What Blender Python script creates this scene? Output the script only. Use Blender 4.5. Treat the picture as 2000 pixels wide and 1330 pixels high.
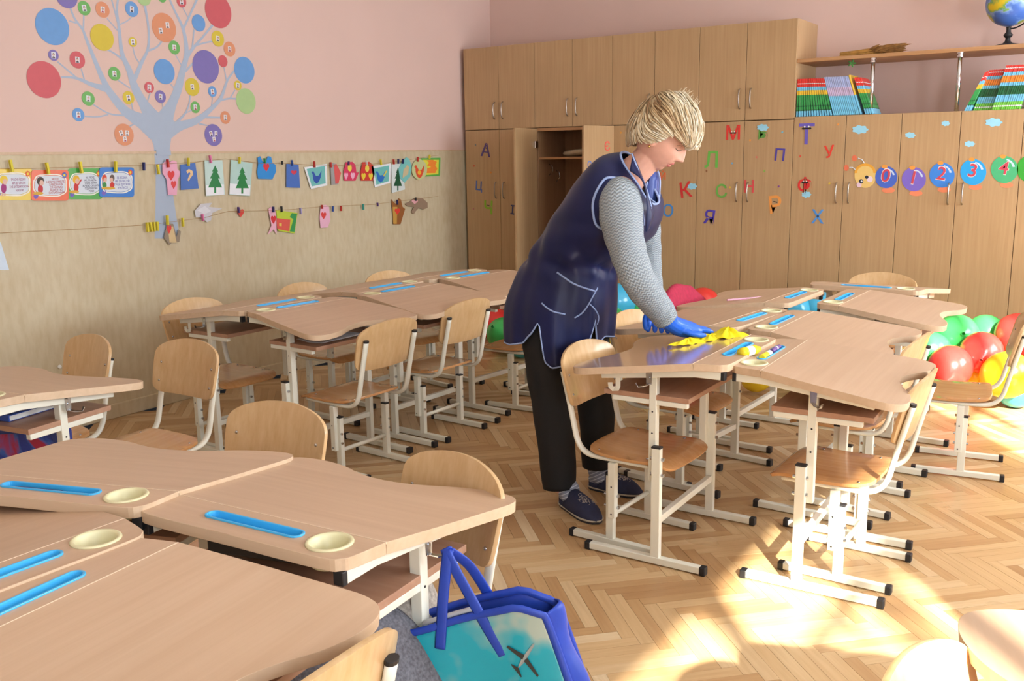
import bpy, bmesh, math, random
from mathutils import Vector, Matrix
import numpy as np
random.seed(7); np.random.seed(7)
PI = math.pi
SC = bpy.context.scene
COL = SC.collection
for o in list(bpy.data.objects): bpy.data.objects.remove(o)

# ------------------------------------------------------------------ camera, world, sun, daylight, exposure
CAM = np.array([4.327, 0.0, 1.293]); FPX = 1835.4
def cam_axes(pitch, roll, yaw):
    cy, sy, cp, sp = math.cos(yaw), math.sin(yaw), math.cos(pitch), math.sin(pitch)
    f = np.array([-sy*cp, cy*cp, -sp]); r = np.array([cy, sy, 0.]); u = np.cross(r, f)
    c, s = math.cos(roll), math.sin(roll)
    return c*r+s*u, -s*r+c*u, f
R_, U_, F_ = cam_axes(0.19390, -0.01612, 0.58935)
cd = bpy.data.cameras.new('camera'); cam = bpy.data.objects.new('camera', cd); COL.objects.link(cam)
cd.sensor_width = 36; cd.lens = FPX/2000*36; cd.clip_start = .05
cam.matrix_world = Matrix(((R_[0], U_[0], -F_[0], CAM[0]), (R_[1], U_[1], -F_[1], CAM[1]), (R_[2], U_[2], -F_[2], CAM[2]), (0, 0, 0, 1)))
SC.camera = cam

w = bpy.data.worlds.new('sky'); SC.world = w; w.use_nodes = True
nt = w.node_tree; bg = nt.nodes['Background']
bg.inputs[0].default_value = (.62, .78, 1, 1); bg.inputs[1].default_value = 2.0

sd = bpy.data.lights.new('sun', 'SUN'); sun = bpy.data.objects.new('sun', sd); COL.objects.link(sun)
sd.energy = 25; sd.angle = math.radians(1.0); sd.color = (1, .93, .80)
sun.location = (8, -4, 5)
sun.rotation_euler = Vector((-.6*.857, .8*.857, -.515)).to_track_quat('-Z', 'Y').to_euler()

WIN = [(-1.75, .58), (2.02, 3.02), (4.3, 5.6)]        # openings (y0, y1) in the right hand wall
WZ0, WZ1 = .78, 2.42                                   # sill and lintel; the middle window is taller
WTOP = (2.42, 2.72, 2.42)
XR, YB, ZC = 5.6, -2.1, 2.85                           # right wall, wall behind the camera, ceiling
for (y0, y1), e, zt_ in zip(WIN, (76, 96, 100), WTOP):
    ad = bpy.data.lights.new('window_daylight', 'AREA'); ao = bpy.data.objects.new('window_daylight', ad); COL.objects.link(ao)
    ad.shape = 'RECTANGLE'; ad.size = y1-y0; ad.size_y = WZ1-WZ0; ad.energy = e; ad.color = (.88, .945, 1)
    ao.location = (XR+.16, (y0+y1)/2, (WZ0+WZ1)/2)
    ao.rotation_euler = Vector((-1, 0, 0)).to_track_quat('-Z', 'Z').to_euler()

SC.view_settings.view_transform = 'Standard'; SC.view_settings.look = 'None'
SC.view_settings.gamma = 1; SC.view_settings.use_curve_mapping = False
SC.view_settings.exposure = .24

# pixel of the 2000 x 1330 photograph -> point on a plane of the room
def ray(x, y): return (x-1000)*R_/FPX+(665-y)*U_/FPX+F_
def atZ(x, y, z=0.): d = ray(x, y); return CAM+d*((z-CAM[2])/d[2])
def atX(x, y, X=0.): d = ray(x, y); return CAM+d*((X-CAM[0])/d[0])
def atY(x, y, Y): d = ray(x, y); return CAM+d*((Y-CAM[1])/d[1])
def pj(P):
    P = np.asarray(P, float)-CAM; z = P@F_
    return 1000+FPX*(P@R_)/z, 665-FPX*(P@U_)/z, z

# ------------------------------------------------------------------ materials
def srgb(r, g, b):
    f = lambda c: (c/255/12.92) if c/255 <= .04045 else ((c/255+.055)/1.055)**2.4
    return (f(r), f(g), f(b), 1)
M = {}
def newmat(name):
    m = bpy.data.materials.new(name); m.use_nodes = True; M[name] = m
    return m, m.node_tree, m.node_tree.nodes['Principled BSDF']
def plain(name, c, rough=.5, metal=0, noise=.04, scale=30, spec=.5, bump=0, **kw):
    m, t, b = newmat(name); N = t.nodes; L = t.links
    if len(c) == 3: c = srgb(*c)
    b.inputs['Roughness'].default_value = rough; b.inputs['Metallic'].default_value = metal
    b.inputs['Specular IOR Level'].default_value = spec
    tc = N.new('ShaderNodeTexCoord'); n = N.new('ShaderNodeTexNoise'); n.inputs['Scale'].default_value = scale
    L.new(tc.outputs['Object'], n.inputs['Vector'])
    r = N.new('ShaderNodeValToRGB'); r.color_ramp.elements[0].position = .3; r.color_ramp.elements[1].position = .7
    r.color_ramp.elements[0].color = tuple(max(0, x*(1-noise)) for x in c[:3])+(1,)
    r.color_ramp.elements[1].color = tuple(min(1, x*(1+noise)) for x in c[:3])+(1,)
    L.new(n.outputs['Fac'], r.inputs['Fac']); L.new(r.outputs['Color'], b.inputs['Base Color'])
    if bump:
        bp = N.new('ShaderNodeBump'); bp.inputs['Strength'].default_value = bump; bp.inputs['Distance'].default_value = .002
        L.new(n.outputs['Fac'], bp.inputs['Height']); L.new(bp.outputs['Normal'], b.inputs['Normal'])
    for k, v in kw.items(): b.inputs[k].default_value = v
    return m
def wood(name, c1, c2, axis='z', rough=.35, fine=60, streak=3, spec=.5, rnd=0, coat=0):
    """grain stretched along one object axis"""
    m, t, b = newmat(name); N = t.nodes; L = t.links
    tc = N.new('ShaderNodeTexCoord'); mp = N.new('ShaderNodeMapping')
    s = {'x': (streak, fine, fine), 'y': (fine, streak, fine), 'z': (fine, fine, streak)}[axis]
    mp.inputs['Scale'].default_value = s
    src = tc.outputs['Object']
    if rnd:
        oi = N.new('ShaderNodeObjectInfo'); ad = N.new('ShaderNodeVectorMath'); ad.operation = 'ADD'
        ml = N.new('ShaderNodeMath'); ml.operation = 'MULTIPLY'; ml.inputs[1].default_value = 13.0
        L.new(oi.outputs['Random'], ml.inputs[0]); L.new(src, ad.inputs[0]); L.new(ml.outputs[0], ad.inputs[1]); src = ad.outputs[0]
    L.new(src, mp.inputs['Vector'])
    n = N.new('ShaderNodeTexNoise'); n.inputs['Scale'].default_value = 1; n.inputs['Detail'].default_value = 6; n.inputs['Roughness'].default_value = .6
    L.new(mp.outputs['Vector'], n.inputs['Vector'])
    r = N.new('ShaderNodeValToRGB'); r.color_ramp.elements[0].position = .32; r.color_ramp.elements[1].position = .68
    r.color_ramp.elements[0].color = srgb(*c1); r.color_ramp.elements[1].color = srgb(*c2)
    L.new(n.outputs['Fac'], r.inputs['Fac'])
    n2 = N.new('ShaderNodeTexNoise'); n2.inputs['Scale'].default_value = 2.2; n2.inputs['Detail'].default_value = 2
    L.new(src, n2.inputs['Vector'])
    mx = N.new('ShaderNodeMixRGB'); mx.blend_type = 'MULTIPLY'; mx.inputs['Fac'].default_value = .35
    r2 = N.new('ShaderNodeValToRGB'); r2.color_ramp.elements[0].color = (.8, .78, .76, 1); r2.color_ramp.elements[0].position = .35; r2.color_ramp.elements[1].position = .65
    L.new(n2.outputs['Fac'], r2.inputs['Fac']); L.new(r.outputs['Color'], mx.inputs['Color1']); L.new(r2.outputs['Color'], mx.inputs['Color2'])
    L.new(mx.outputs['Color'], b.inputs['Base Color'])
    b.inputs['Roughness'].default_value = rough; b.inputs['Specular IOR Level'].default_value = spec
    if coat: b.inputs['Coat Weight'].default_value = coat; b.inputs['Coat Roughness'].default_value = .12
    return m

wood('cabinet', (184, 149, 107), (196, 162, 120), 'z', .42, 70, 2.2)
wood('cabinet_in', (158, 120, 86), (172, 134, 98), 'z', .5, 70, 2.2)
wood('cabinet_edge', (176, 128, 84), (190, 145, 100), 'x', .5, 60, 3)
wood('desktop', (197, 164, 134), (207, 176, 147), 'x', .38, 45, 1.6, rnd=1)
wood('desktop_wet', (186, 150, 126), (197, 164, 140), 'x', .13, 45, 1.6, coat=.7)
wood('desk_edge', (206, 178, 146), (217, 190, 160), 'x', .5, 40, 2)
wood('shelf_board', (176, 134, 108), (188, 148, 122), 'x', .4, 45, 1.6)
wood('ply_back', (206, 167, 117), (219, 185, 138), 'z', .3, 55, 4, rnd=1, coat=.25)
wood('ply_seat', (196, 138, 84), (210, 159, 106), 'y', .25, 55, 4, rnd=1, coat=.35)
plain('edge_light', (236, 214, 188), .45); plain('cream_metal', (232, 231, 216), .32, 0, .015, 20, spec=.6)
plain('black_plastic', (30, 31, 35), .5, 0, .1, 40)
plain('steel', (190, 192, 195), .25, 1, .03)
plain('chrome', (225, 228, 232), .12, 1, .01); plain('satin_metal', (176, 168, 158), .33, 1, .02)
plain('cup_plastic', (226, 219, 176), .4)
plain('tray_blue', (62, 178, 236), .3, spec=.6)
plain('wall_pink', (222, 192, 181), .8, 0, .015, 3)
plain('ceiling_white', (236, 234, 228), .9)
plain('wall_plain', (226, 205, 190), .9)
plain('white_frame', (238, 238, 234), .5)

# beige dado: brushed, slightly stained
m, t, b = newmat('dado'); N = t.nodes; L = t.links
tc = N.new('ShaderNodeTexCoord'); mp = N.new('ShaderNodeMapping'); mp.inputs['Scale'].default_value = (1, 24, 8)
L.new(tc.outputs['Object'], mp.inputs['Vector'])
n = N.new('ShaderNodeTexNoise'); n.inputs['Scale'].default_value = 1.4; n.inputs['Detail'].default_value = 8; L.new(mp.outputs['Vector'], n.inputs['Vector'])
r = N.new('ShaderNodeValToRGB'); r.color_ramp.elements[0].position = .3; r.color_ramp.elements[1].position = .62
r.color_ramp.elements[0].color = srgb(200, 184, 150); r.color_ramp.elements[1].color = srgb(210, 197, 167)
L.new(n.outputs['Fac'], r.inputs['Fac'])
n2 = N.new('ShaderNodeTexNoise'); n2.inputs['Scale'].default_value = 3; n2.inputs['Detail'].default_value = 4; L.new(tc.outputs['Object'], n2.inputs['Vector'])
r2 = N.new('ShaderNodeValToRGB'); r2.color_ramp.elements[0].position = .35; r2.color_ramp.elements[0].color = (.88, .83, .76, 1); r2.color_ramp.elements[1].position = .6
L.new(n2.outputs['Fac'], r2.inputs['Fac'])
mx = N.new('ShaderNodeMixRGB'); mx.blend_type = 'MULTIPLY'; mx.inputs['Fac'].default_value = .55
L.new(r.outputs['Color'], mx.inputs['Color1']); L.new(r2.outputs['Color'], mx.inputs['Color2']); L.new(mx.outputs['Color'], b.inputs['Base Color'])
b.inputs['Roughness'].default_value = .55
bp = N.new('ShaderNodeBump'); bp.inputs['Strength'].default_value = .15; bp.inputs['Distance'].default_value = .003; L.new(n.outputs['Fac'], bp.inputs['Height']); L.new(bp.outputs['Normal'], b.inputs['Normal'])

# parquet: tone from a per-block attribute, grain along the block through its UV map
m, t, b = newmat('parquet'); N = t.nodes; L = t.links
uv = N.new('ShaderNodeUVMap'); uv.uv_map = 'grain'
mp = N.new('ShaderNodeMapping'); mp.inputs['Scale'].default_value = (5, 75, 1); L.new(uv.outputs['UV'], mp.inputs['Vector'])
n = N.new('ShaderNodeTexNoise'); n.inputs['Scale'].default_value = 1; n.inputs['Detail'].default_value = 5; L.new(mp.outputs['Vector'], n.inputs['Vector'])
at = N.new('ShaderNodeAttribute'); at.attribute_name = 'tone'
r = N.new('ShaderNodeValToRGB'); e = r.color_ramp.elements
e[0].position = 0; e[0].color = srgb(170, 130, 88); e[1].position = 1; e[1].color = srgb(217, 194, 158)
x = e.new(.45); x.color = srgb(192, 155, 110); x = e.new(.7); x.color = srgb(205, 173, 129)
L.new(at.outputs['Fac'], r.inputs['Fac'])
r2 = N.new('ShaderNodeValToRGB'); r2.color_ramp.elements[0].position = .3; r2.color_ramp.elements[0].color = (.78, .70, .62, 1); r2.color_ramp.elements[1].position = .6
L.new(n.outputs['Fac'], r2.inputs['Fac'])
mx = N.new('ShaderNodeMixRGB'); mx.blend_type = 'MULTIPLY'; mx.inputs['Fac'].default_value = .5
L.new(r.outputs['Color'], mx.inputs['Color1']); L.new(r2.outputs['Color'], mx.inputs['Color2'])
gm = N.new('ShaderNodeNewGeometry'); n3 = N.new('ShaderNodeTexNoise'); n3.inputs['Scale'].default_value = 1.3; n3.inputs['Detail'].default_value = 3
L.new(gm.outputs['Position'], n3.inputs['Vector'])
r3 = N.new('ShaderNodeMapRange'); r3.inputs['From Min'].default_value = .35; r3.inputs['From Max'].default_value = .65; r3.inputs['To Min'].default_value = .26; r3.inputs['To Max'].default_value = .46
L.new(n3.outputs['Fac'], r3.inputs['Value']); L.new(r3.outputs['Result'], b.inputs['Roughness'])
L.new(mx.outputs['Color'], b.inputs['Base Color']); b.inputs['Specular IOR Level'].default_value = .4

# ------------------------------------------------------------------ geometry helpers
def mesh(name, V, Fc, smooth=False):
    me = bpy.data.meshes.new(name); me.from_pydata([tuple(map(float, v)) for v in V], [], [tuple(f) for f in Fc]); me.update()
    if smooth:
        for p in me.polygons: p.use_smooth = True
    return me
class MB:
    """collects pieces of ONE part"""
    def __init__(s): s.V = []; s.F = []; s.mi = []
    def add(s, V, Fc, mi=0):
        n = len(s.V); s.V += [tuple(v) for v in V]; s.F += [tuple(i+n for i in f) for f in Fc]; s.mi += [mi]*len(Fc); return s
    def box(s, x0, x1, y0, y1, z0, z1, T=None, mi=0):
        V = [Vector((x, y, z)) for z in (z0, z1) for y in (y0, y1) for x in (x0, x1)]
        if T is not None: V = [T@v for v in V]
        return s.add(V, [(0, 2, 3, 1), (4, 5, 7, 6), (0, 1, 5, 4), (2, 6, 7, 3), (0, 4, 6, 2), (1, 3, 7, 5)], mi)
    def tube(s, P, rad, n=8, caps=True, mi=0, up=None, closed=False):
        """round (rad) or rectangular (rad=(w,h)) sweep along a polyline; rad may be a list"""
        P = [Vector(p) for p in P]; m_ = len(P); rings = []
        rads = rad if isinstance(rad, list) else [rad]*m_
        tans = []
        for i in range(m_):
            a = P[i-1] if (i > 0 or closed) else P[i]; b_ = P[(i+1) % m_] if (i < m_-1 or closed) else P[i]
            tans.append((b_-a).normalized())
        ref = Vector(up) if up else (Vector((0, 0, 1)) if abs(tans[0].z) < .9 else Vector((1, 0, 0)))
        for i in range(m_):
            tg = tans[i]; sx = tg.cross(ref)
            if sx.length < 1e-5: sx = tg.cross(Vector((1, 0.01, 0)))
            sx.normalize(); sy = sx.cross(tg).normalized()
            if not up: ref = sy
            r = rads[i]
            if isinstance(r, tuple) and n == 4:
                ring = [P[i]+sx*a_*r[0]/2+sy*b_*r[1]/2 for a_, b_ in ((-1, -1), (1, -1), (1, 1), (-1, 1))]
            else:
                rx, ry = r if isinstance(r, tuple) else (r, r)
                ring = [P[i]+sx*math.cos(2*PI*k/n)*rx+sy*math.sin(2*PI*k/n)*ry for k in range(n)]
            rings.append(ring)
        V = [v for g_ in rings for v in g_]; Fc = []
        for i in range(m_ if closed else m_-1):
            j = (i+1) % m_
            for k in range(n):
                l = (k+1) % n; Fc.append((i*n+k, i*n+l, j*n+l, j*n+k))
        if caps and not closed: Fc.append(tuple(range(n))[::-1]); Fc.append(tuple((m_-1)*n+k for k in range(n)))
        return s.add(V, Fc, mi)
    def prism(s, pts, z0, z1, holes=(), T=None, mi=0, side=None):
        """flat plate from a 2D outline, with holes"""
        bm = bmesh.new(); loops = []
        for lp in [pts]+list(holes):
            vs = [bm.verts.new((x, y, z1)) for x, y in lp]
            loops.append(vs)
            for i in range(len(vs)): bm.edges.new((vs[i], vs[(i+1) % len(vs)]))
        bmesh.ops.triangle_fill(bm, edges=bm.edges[:], use_beauty=True, use_dissolve=False, normal=(0, 0, 1))
        bm.verts.index_update(); top = [[v.index for v in f.verts] for f in bm.faces]
        V = [v.co.copy() for v in bm.verts]; n0 = len(V); idx = [[v.index for v in l] for l in loops]; bm.free()
        Fc = []
        for f in top:
            a, b_, c = (V[f[0]], V[f[1]], V[f[2]])
            up = (b_-a).cross(c-a).z > 0
            Fc.append(tuple(f) if up else tuple(f[::-1])); Fc.append(tuple(i+n0 for i in (f[::-1] if up else f)))
        V2 = V+[Vector((v.x, v.y, z0)) for v in V]
        for li, l in enumerate(idx):
            area = sum(V[l[i]].x*V[l[(i+1) % len(l)]].y-V[l[(i+1) % len(l)]].x*V[l[i]].y for i in range(len(l)))
            flip = (area > 0) == (li == 0)
            for i in range(len(l)):
                a, b_ = l[i], l[(i+1) % len(l)]
                q = (a, a+n0, b_+n0, b_)
                Fc.append(q if flip else q[::-1])
        if T is not None: V2 = [T@v for v in V2]
        nt_ = 2*len(top); s.add(V2, Fc[:nt_], mi); n_ = len(s.V)-len(V2)
        s.F += [tuple(i+n_ for i in f) for f in Fc[nt_:]]; s.mi += [mi if side is None else side]*(len(Fc)-nt_); return s
    def sphere(s, c, r, nu=16, nv=10, mi=0, T=None):
        rx, ry, rz = r if isinstance(r, tuple) else (r, r, r); V = [(0, 0, 1)]; Fc = []
        for j in range(1, nv):
            for i in range(nu):
                a, p = 2*PI*i/nu, PI*j/nv; V.append((math.sin(p)*math.cos(a), math.sin(p)*math.sin(a), math.cos(p)))
        V.append((0, 0, -1)); n_ = len(V)-1
        for i in range(nu):
            k = (i+1) % nu; Fc.append((0, 1+i, 1+k))
            for j in range(nv-2):
                a = 1+j*nu; Fc.append((a+i, a+nu+i, a+nu+k, a+k))
            a = 1+(nv-2)*nu; Fc.append((a+i, n_, a+k))
        V = [Vector((v[0]*rx, v[1]*ry, v[2]*rz)) for v in V]
        if T is not None: V = [T@v for v in V]
        V = [v+Vector(c) for v in V]
        return s.add(V, Fc, mi)
    def lathe(s, prof, c=(0, 0, 0), n=24, T=None, mi=0):
        V = []; Fc = []; m_ = len(prof)
        for r_, z in prof:
            for i in range(n): V.append(Vector((r_*math.cos(2*PI*i/n), r_*math.sin(2*PI*i/n), z)))
        for j in range(m_-1):
            for i in range(n):
                k = (i+1) % n; Fc.append((j*n+i, j*n+k, (j+1)*n+k, (j+1)*n+i))
        if T is not None: V = [T@v for v in V]
        return s.add([v+Vector(c) for v in V], Fc, mi)
    def grid(s, fn, nu, nv, closeu=False, mi=0):
        V = [fn(i/(nu if closeu else nu-1), j/(nv-1)) for j in range(nv) for i in range(nu)]; Fc = []
        for j in range(nv-1):
            for i in range(nu if closeu else nu-1):
                k = (i+1) % nu; Fc.append((j*nu+i, j*nu+k, (j+1)*nu+k, (j+1)*nu+i))
        return s.add(V, Fc, mi)
    def build(s, name, mats, parent=None, smooth=False, bevel=0, seg=2, solid=0, sub=0):
        me = mesh(name, s.V, s.F, smooth)
        for m_ in (mats if isinstance(mats, (list, tuple)) else [mats]): me.materials.append(M[m_])
        if any(s.mi): me.polygons.foreach_set('material_index', s.mi)
        o = bpy.data.objects.new(name, me); COL.objects.link(o)
        if parent is not None: o.parent = parent
        if solid: q = o.modifiers.new('t', 'SOLIDIFY'); q.thickness = solid; q.offset = 0
        if bevel: q = o.modifiers.new('b', 'BEVEL'); q.width = bevel; q.segments = seg; q.limit_method = 'ANGLE'; q.angle_limit = .6; q.harden_normals = False
        if sub: q = o.modifiers.new('s', 'SUBSURF'); q.levels = sub; q.render_levels = sub
        return o
def tag(o, label=None, cat=None, group=None, kind=None):
    if label: o['label'] = label
    if cat: o['category'] = cat
    if group: o['group'] = group
    if kind: o['kind'] = kind
    return o
def empty(name, loc, rz=0, label=None, cat=None, group=None):
    o = bpy.data.objects.new(name, None); COL.objects.link(o); o.empty_display_size = .05
    o.location = loc; o.rotation_euler = (0, 0, rz); return tag(o, label, cat, group)
KIDS = {}
def kids(o): return [c for c in bpy.data.objects if c.parent == o]
def copy_tree(o, parent=None, tree=None):
    tree = tree if tree is not None else build_tree(o)
    c = o.copy(); COL.objects.link(c); c.parent = parent
    for k, sub in tree: copy_tree(k, c, sub)
    return c
def build_tree(o): return [(k, build_tree(k)) for k in kids(o)]
def struct(o): o['kind'] = 'structure'; return o
def rounded(x0, x1, y0, y1, r, n=5):
    P = []
    for cx, cy, a0 in ((x1-r, y0+r, -90), (x1-r, y1-r, 0), (x0+r, y1-r, 90), (x0+r, y0+r, 180)):
        for i in range(n+1):
            a = math.radians(a0+90*i/n); P.append((cx+r*math.cos(a), cy+r*math.sin(a)))
    return P
def circle(cx, cy, r, n=24, ry=None): return [(cx+r*math.cos(2*PI*i/n), cy+(ry or r)*math.sin(2*PI*i/n)) for i in range(n)]
def catmull(P, n=6, closed=False):
    P = [Vector(p) for p in P]; m_ = len(P); out = []
    rng = range(m_) if closed else range(m_-1)
    for i in rng:
        p0 = P[(i-1) % m_] if closed or i > 0 else P[0]; p1 = P[i]; p2 = P[(i+1) % m_]; p3 = P[(i+2) % m_] if closed or i < m_-2 else P[-1]
        for k in range(n):
            t_ = k/n; out.append(.5*((2*p1)+(-p0+p2)*t_+(2*p0-5*p1+4*p2-p3)*t_*t_+(-p0+3*p1-3*p2+p3)*t_**3))
    if not closed: out.append(P[-1])
    return out

# ------------------------------------------------------------------ the room
YW = 6.238; YC = 5.830; X0 = .0354; DW = .31
struct(MB().box(-.12, 0, YB, YW+.12, 0, ZC).build('wall_left', 'wall_pink'))
struct(MB().box(-.12, XR+.2, YW, YW+.12, 0, ZC).build('wall_back', 'wall_pink'))
struct(MB().box(-.12, XR+.2, YB-.12, YB, 0, ZC).build('wall_front', 'wall_plain'))
struct(MB().box(-.12, XR+.2, YB-.12, YW+.12, ZC, ZC+.1).build('ceiling', 'ceiling_white'))
wr = MB()
ys = [YB]+[y for w_ in WIN for y in w_]+[YW]
for i in range(0, len(ys), 2): wr.box(XR, XR+.2, ys[i], ys[i+1], 0, ZC)
for (y0, y1), zt_ in zip(WIN, WTOP): wr.box(XR, XR+.2, y0, y1, 0, WZ0).box(XR, XR+.2, y0, y1, zt_, ZC)
struct(wr.build('wall_right', 'wall_plain'))
for k, (y0, y1) in enumerate(WIN):
    f = MB(); x = XR+.08; e_ = .035
    WZ1 = WTOP[k]; f.box(x-.02, x+.02, y0, y0+e_, WZ0, WZ1).box(x-.02, x+.02, y1-e_, y1, WZ0, WZ1).box(x-.02, x+.02, y0, y1, WZ0, WZ0+e_).box(x-.02, x+.02, y0, y1, WZ1-e_, WZ1)
    ym = (y0+y1)/2; f.box(x-.02, x+.02, ym-.025, ym+.025, WZ0, WZ1).box(x-.015, x+.015, y0, y1, 1.95, 1.99)
    struct(f.build('window_%d' % (k+1), 'white_frame'))
struct(MB().box(0, .012, YB, YC+.3, .075, 1.334).build('trim_1', 'dado'))
struct(MB().box(0, .016, YB, YC+.3, 1.334, 1.346).build('trim_2', 'desk_edge'))
struct(MB().box(0, .024, YB, YC+.3, 0, .075).build('baseboard_left', 'dado', bevel=.004))

# unseen leafy tree, added to break up the sun patches on the floor
plain('bark', (96, 78, 62), .9); plain('leaf', (96, 128, 60), .7)
gt = empty('sun_break_tree', (7.0, -2.0, -.8), 0, 'unseen leafy tree added outside the window to break up the sunlight', 'tree')
rt = random.Random(21); lv = MB(); brn = MB(); brn.tube([(0, 0, 0), (.05, .02, 2.2), (.0, .05, 3.4)], [.12, .08, .05], 8)
for i in range(20):
    c_ = Vector((rt.gauss(-.1, .45), rt.gauss(.25, .75), 3.85+rt.gauss(0, .42))); brn.tube([(0, .03, 2.6), tuple(c_)], [.02, .006], 5)
    for j in range(26):
        q = c_+Vector((rt.gauss(0, .13), rt.gauss(0, .13), rt.gauss(0, .13))); a = Vector((rt.gauss(0, 1), rt.gauss(0, 1), rt.gauss(0, 1))).normalized(); b_ = a.orthogonal().normalized()*.030; a = a*.05
        lv.add([q-a, q+b_, q+a, q-b_], [(0, 1, 2, 3)])
brn.build('trunk', 'bark', gt); tag(lv.build('leaves', 'leaf', gt), kind='stuff')

# herringbone parquet
fl = struct(MB().box(-.1, XR, YB, YW, -.04, -.0115).build('floor', 'black_plastic'))
BL, BW = .295, .0403; GY, GX = 2.3226, 3.257-.2086
def block(cx, cy, ang, L_, W_, tone):
    """12 triangle block, top edges slightly eased by the joint"""
    c, s_ = math.cos(ang), math.sin(ang); h = random.uniform(-.0006, 0)
    pts = [(-L_/2, -W_/2), (L_/2, -W_/2), (L_/2, W_/2), (-L_/2, W_/2)]
    V = [(cx+c*x-s_*y, cy+s_*x+c*y, z) for z in (-.012, h) for x, y in pts]
    return V, [(4, 5, 6, 7), (0, 1, 5, 4), (1, 2, 6, 5), (2, 3, 7, 6), (3, 0, 4, 7)]
blocks = []
for k in range(-140, 160):
    for m_ in range(-12, 12):
        for typ in (0, 1):
            if typ == 0: cx, cy, a = k*BW+m_*BL+BL/2, k*BW-m_*BL+BW/2, 0
            else: cx, cy, a = k*BW+m_*BL+BL+BW/2, k*BW-m_*BL+BW-BL/2, PI/2
            q = math.sqrt(.5); x, y = (cx+cy)*q+GX, (-cx+cy)*q+GY
            if 0 < x < XR-.05 and YB+.1 < y < YC+.1: blocks.append((x, y, a-PI/4))
def vis(x, y):
    u, v, z = pj((x, y, 0))
    if z < .3 or not (-20 < u < 2020 and -20 < v < 1350): return 1e9
    if u < 1130 and v > 1000 and u < 1000+(v-1000): return 1e8
    if x < 3.1 and y < 2.1: return 1e8+z
    return z
blocks.sort(key=lambda b_: vis(b_[0], b_[1]))
GAP = .0009
def set_attr(me, tones, nf):
    a = me.attributes.new('tone', 'FLOAT', 'FACE'); a.data.foreach_set('value', [t_ for t_ in tones for _ in range(nf)])
def grain_uv(me, seeds, nf):
    u = me.uv_layers.new(name='grain'); L_, W_ = BL, BW; data = []
    base = [(0, 0), (L_, 0), (L_, W_), (0, W_)]
    for sd_ in seeds:
        for f in range(nf):
            for c in base: data += [c[0]+sd_*7.3, c[1]+sd_*3.1]
    u.data.foreach_set('uv', data)
variants = []
for i in range(16):
    V, Fc = block(0, 0, 0, BL-GAP, BW-GAP, 0); me = mesh('parquet_block', V, Fc); set_attr(me, [random.betavariate(2, 2)], 5); grain_uv(me, [i*1.7], 5)
    me.materials.append(M['parquet']); variants.append(me)
for x, y, a in blocks[:300]:
    o = bpy.data.objects.new('parquet_block', random.choice(variants)); COL.objects.link(o); o.parent = fl
    o.location = (x, y, 0); o.rotation_euler = (0, 0, a+random.choice((0, PI)))
V_ = []; F2 = []; tones = []; seeds = []
for x, y, a in blocks[300:]:
    V, Fc = block(x, y, a, BL-GAP, BW-GAP, 0); n_ = len(V_); V_ += V; F2 += [tuple(i+n_ for i in f) for f in Fc]; tones.append(random.betavariate(2, 2)); seeds.append(random.random()*40)
me = mesh('parquet_block', V_, F2); set_attr(me, tones, 5); grain_uv(me, seeds, 5); me.materials.append(M['parquet'])
o = bpy.data.objects.new('parquet_block', me); COL.objects.link(o); o.parent = fl; o['kind'] = 'stuff'

# ------------------------------------------------------------------ cabinets
ZL, ZT, ZLOW = 1.484, 2.073, 1.498
def handle(x, z0, z1, y, parent, T=None):
    P = [(x, y, z0), (x, y-.018, z0+.012), (x, y-.026, (z0+z1)/2), (x, y-.018, z1-.012), (x, y, z1)]
    b_ = MB().tube(catmull(P, 5), (.0045, .0035), 8)
    o = b_.build('handle', 'satin_metal', parent, smooth=True)
    if T is not None: o.matrix_basis = T
    return o
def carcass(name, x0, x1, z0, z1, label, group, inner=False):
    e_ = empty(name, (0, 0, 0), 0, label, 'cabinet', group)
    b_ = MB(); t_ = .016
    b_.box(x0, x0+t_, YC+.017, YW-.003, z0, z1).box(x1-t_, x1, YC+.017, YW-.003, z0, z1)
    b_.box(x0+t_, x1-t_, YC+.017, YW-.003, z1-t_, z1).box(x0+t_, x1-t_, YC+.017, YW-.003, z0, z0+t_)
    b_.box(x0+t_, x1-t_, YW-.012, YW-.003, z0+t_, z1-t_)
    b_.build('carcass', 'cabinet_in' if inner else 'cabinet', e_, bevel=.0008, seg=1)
    return e_
def door(e_, k, z0, z1, hz, hx):
    x = X0+k*DW; g = .0016
    d_ = MB().box(x+g, x+DW-g, YC, YC+.016, z0+g, z1-g).build('door', 'cabinet', e_, bevel=.0012, seg=2)
    handle(hx, hz[0], hz[1], YC, d_); return d_
upl = ['leftmost upper cabinet with two closed beech doors, in the room corner', 'second upper beech cabinet from the left, above the open wardrobe', 'upper beech cabinet behind and above the cleaner\'s head', 'rightmost upper beech cabinet, its side panel facing the book shelf']
for i in range(4):
    k = 2*i; xs = X0+(k+1)*DW
    e_ = carcass('upper_cabinet', X0+k*DW, X0+(k+2)*DW, ZL+.003, ZT, upl[i], 'upper cabinets over the tall wardrobes')
    door(e_, k, ZL+.003, ZT, (1.56, 1.68), xs-.036); door(e_, k+1, ZL+.003, ZT, (1.56, 1.68), xs+.036)
lol = ['leftmost tall beech wardrobe with two closed doors, in the room corner', 'tall beech wardrobe standing open with both doors swung out', 'tall beech wardrobe with closed doors behind the cleaner\'s back and head', 'tall beech wardrobe with the red M and green letter stickers, right of the cleaner',
       'tall beech wardrobe with the purple T sticker and caterpillar head', 'tall beech wardrobe with number ball stickers 1 and 2', 'rightmost tall beech wardrobe, cut by the right edge of the picture']
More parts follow.
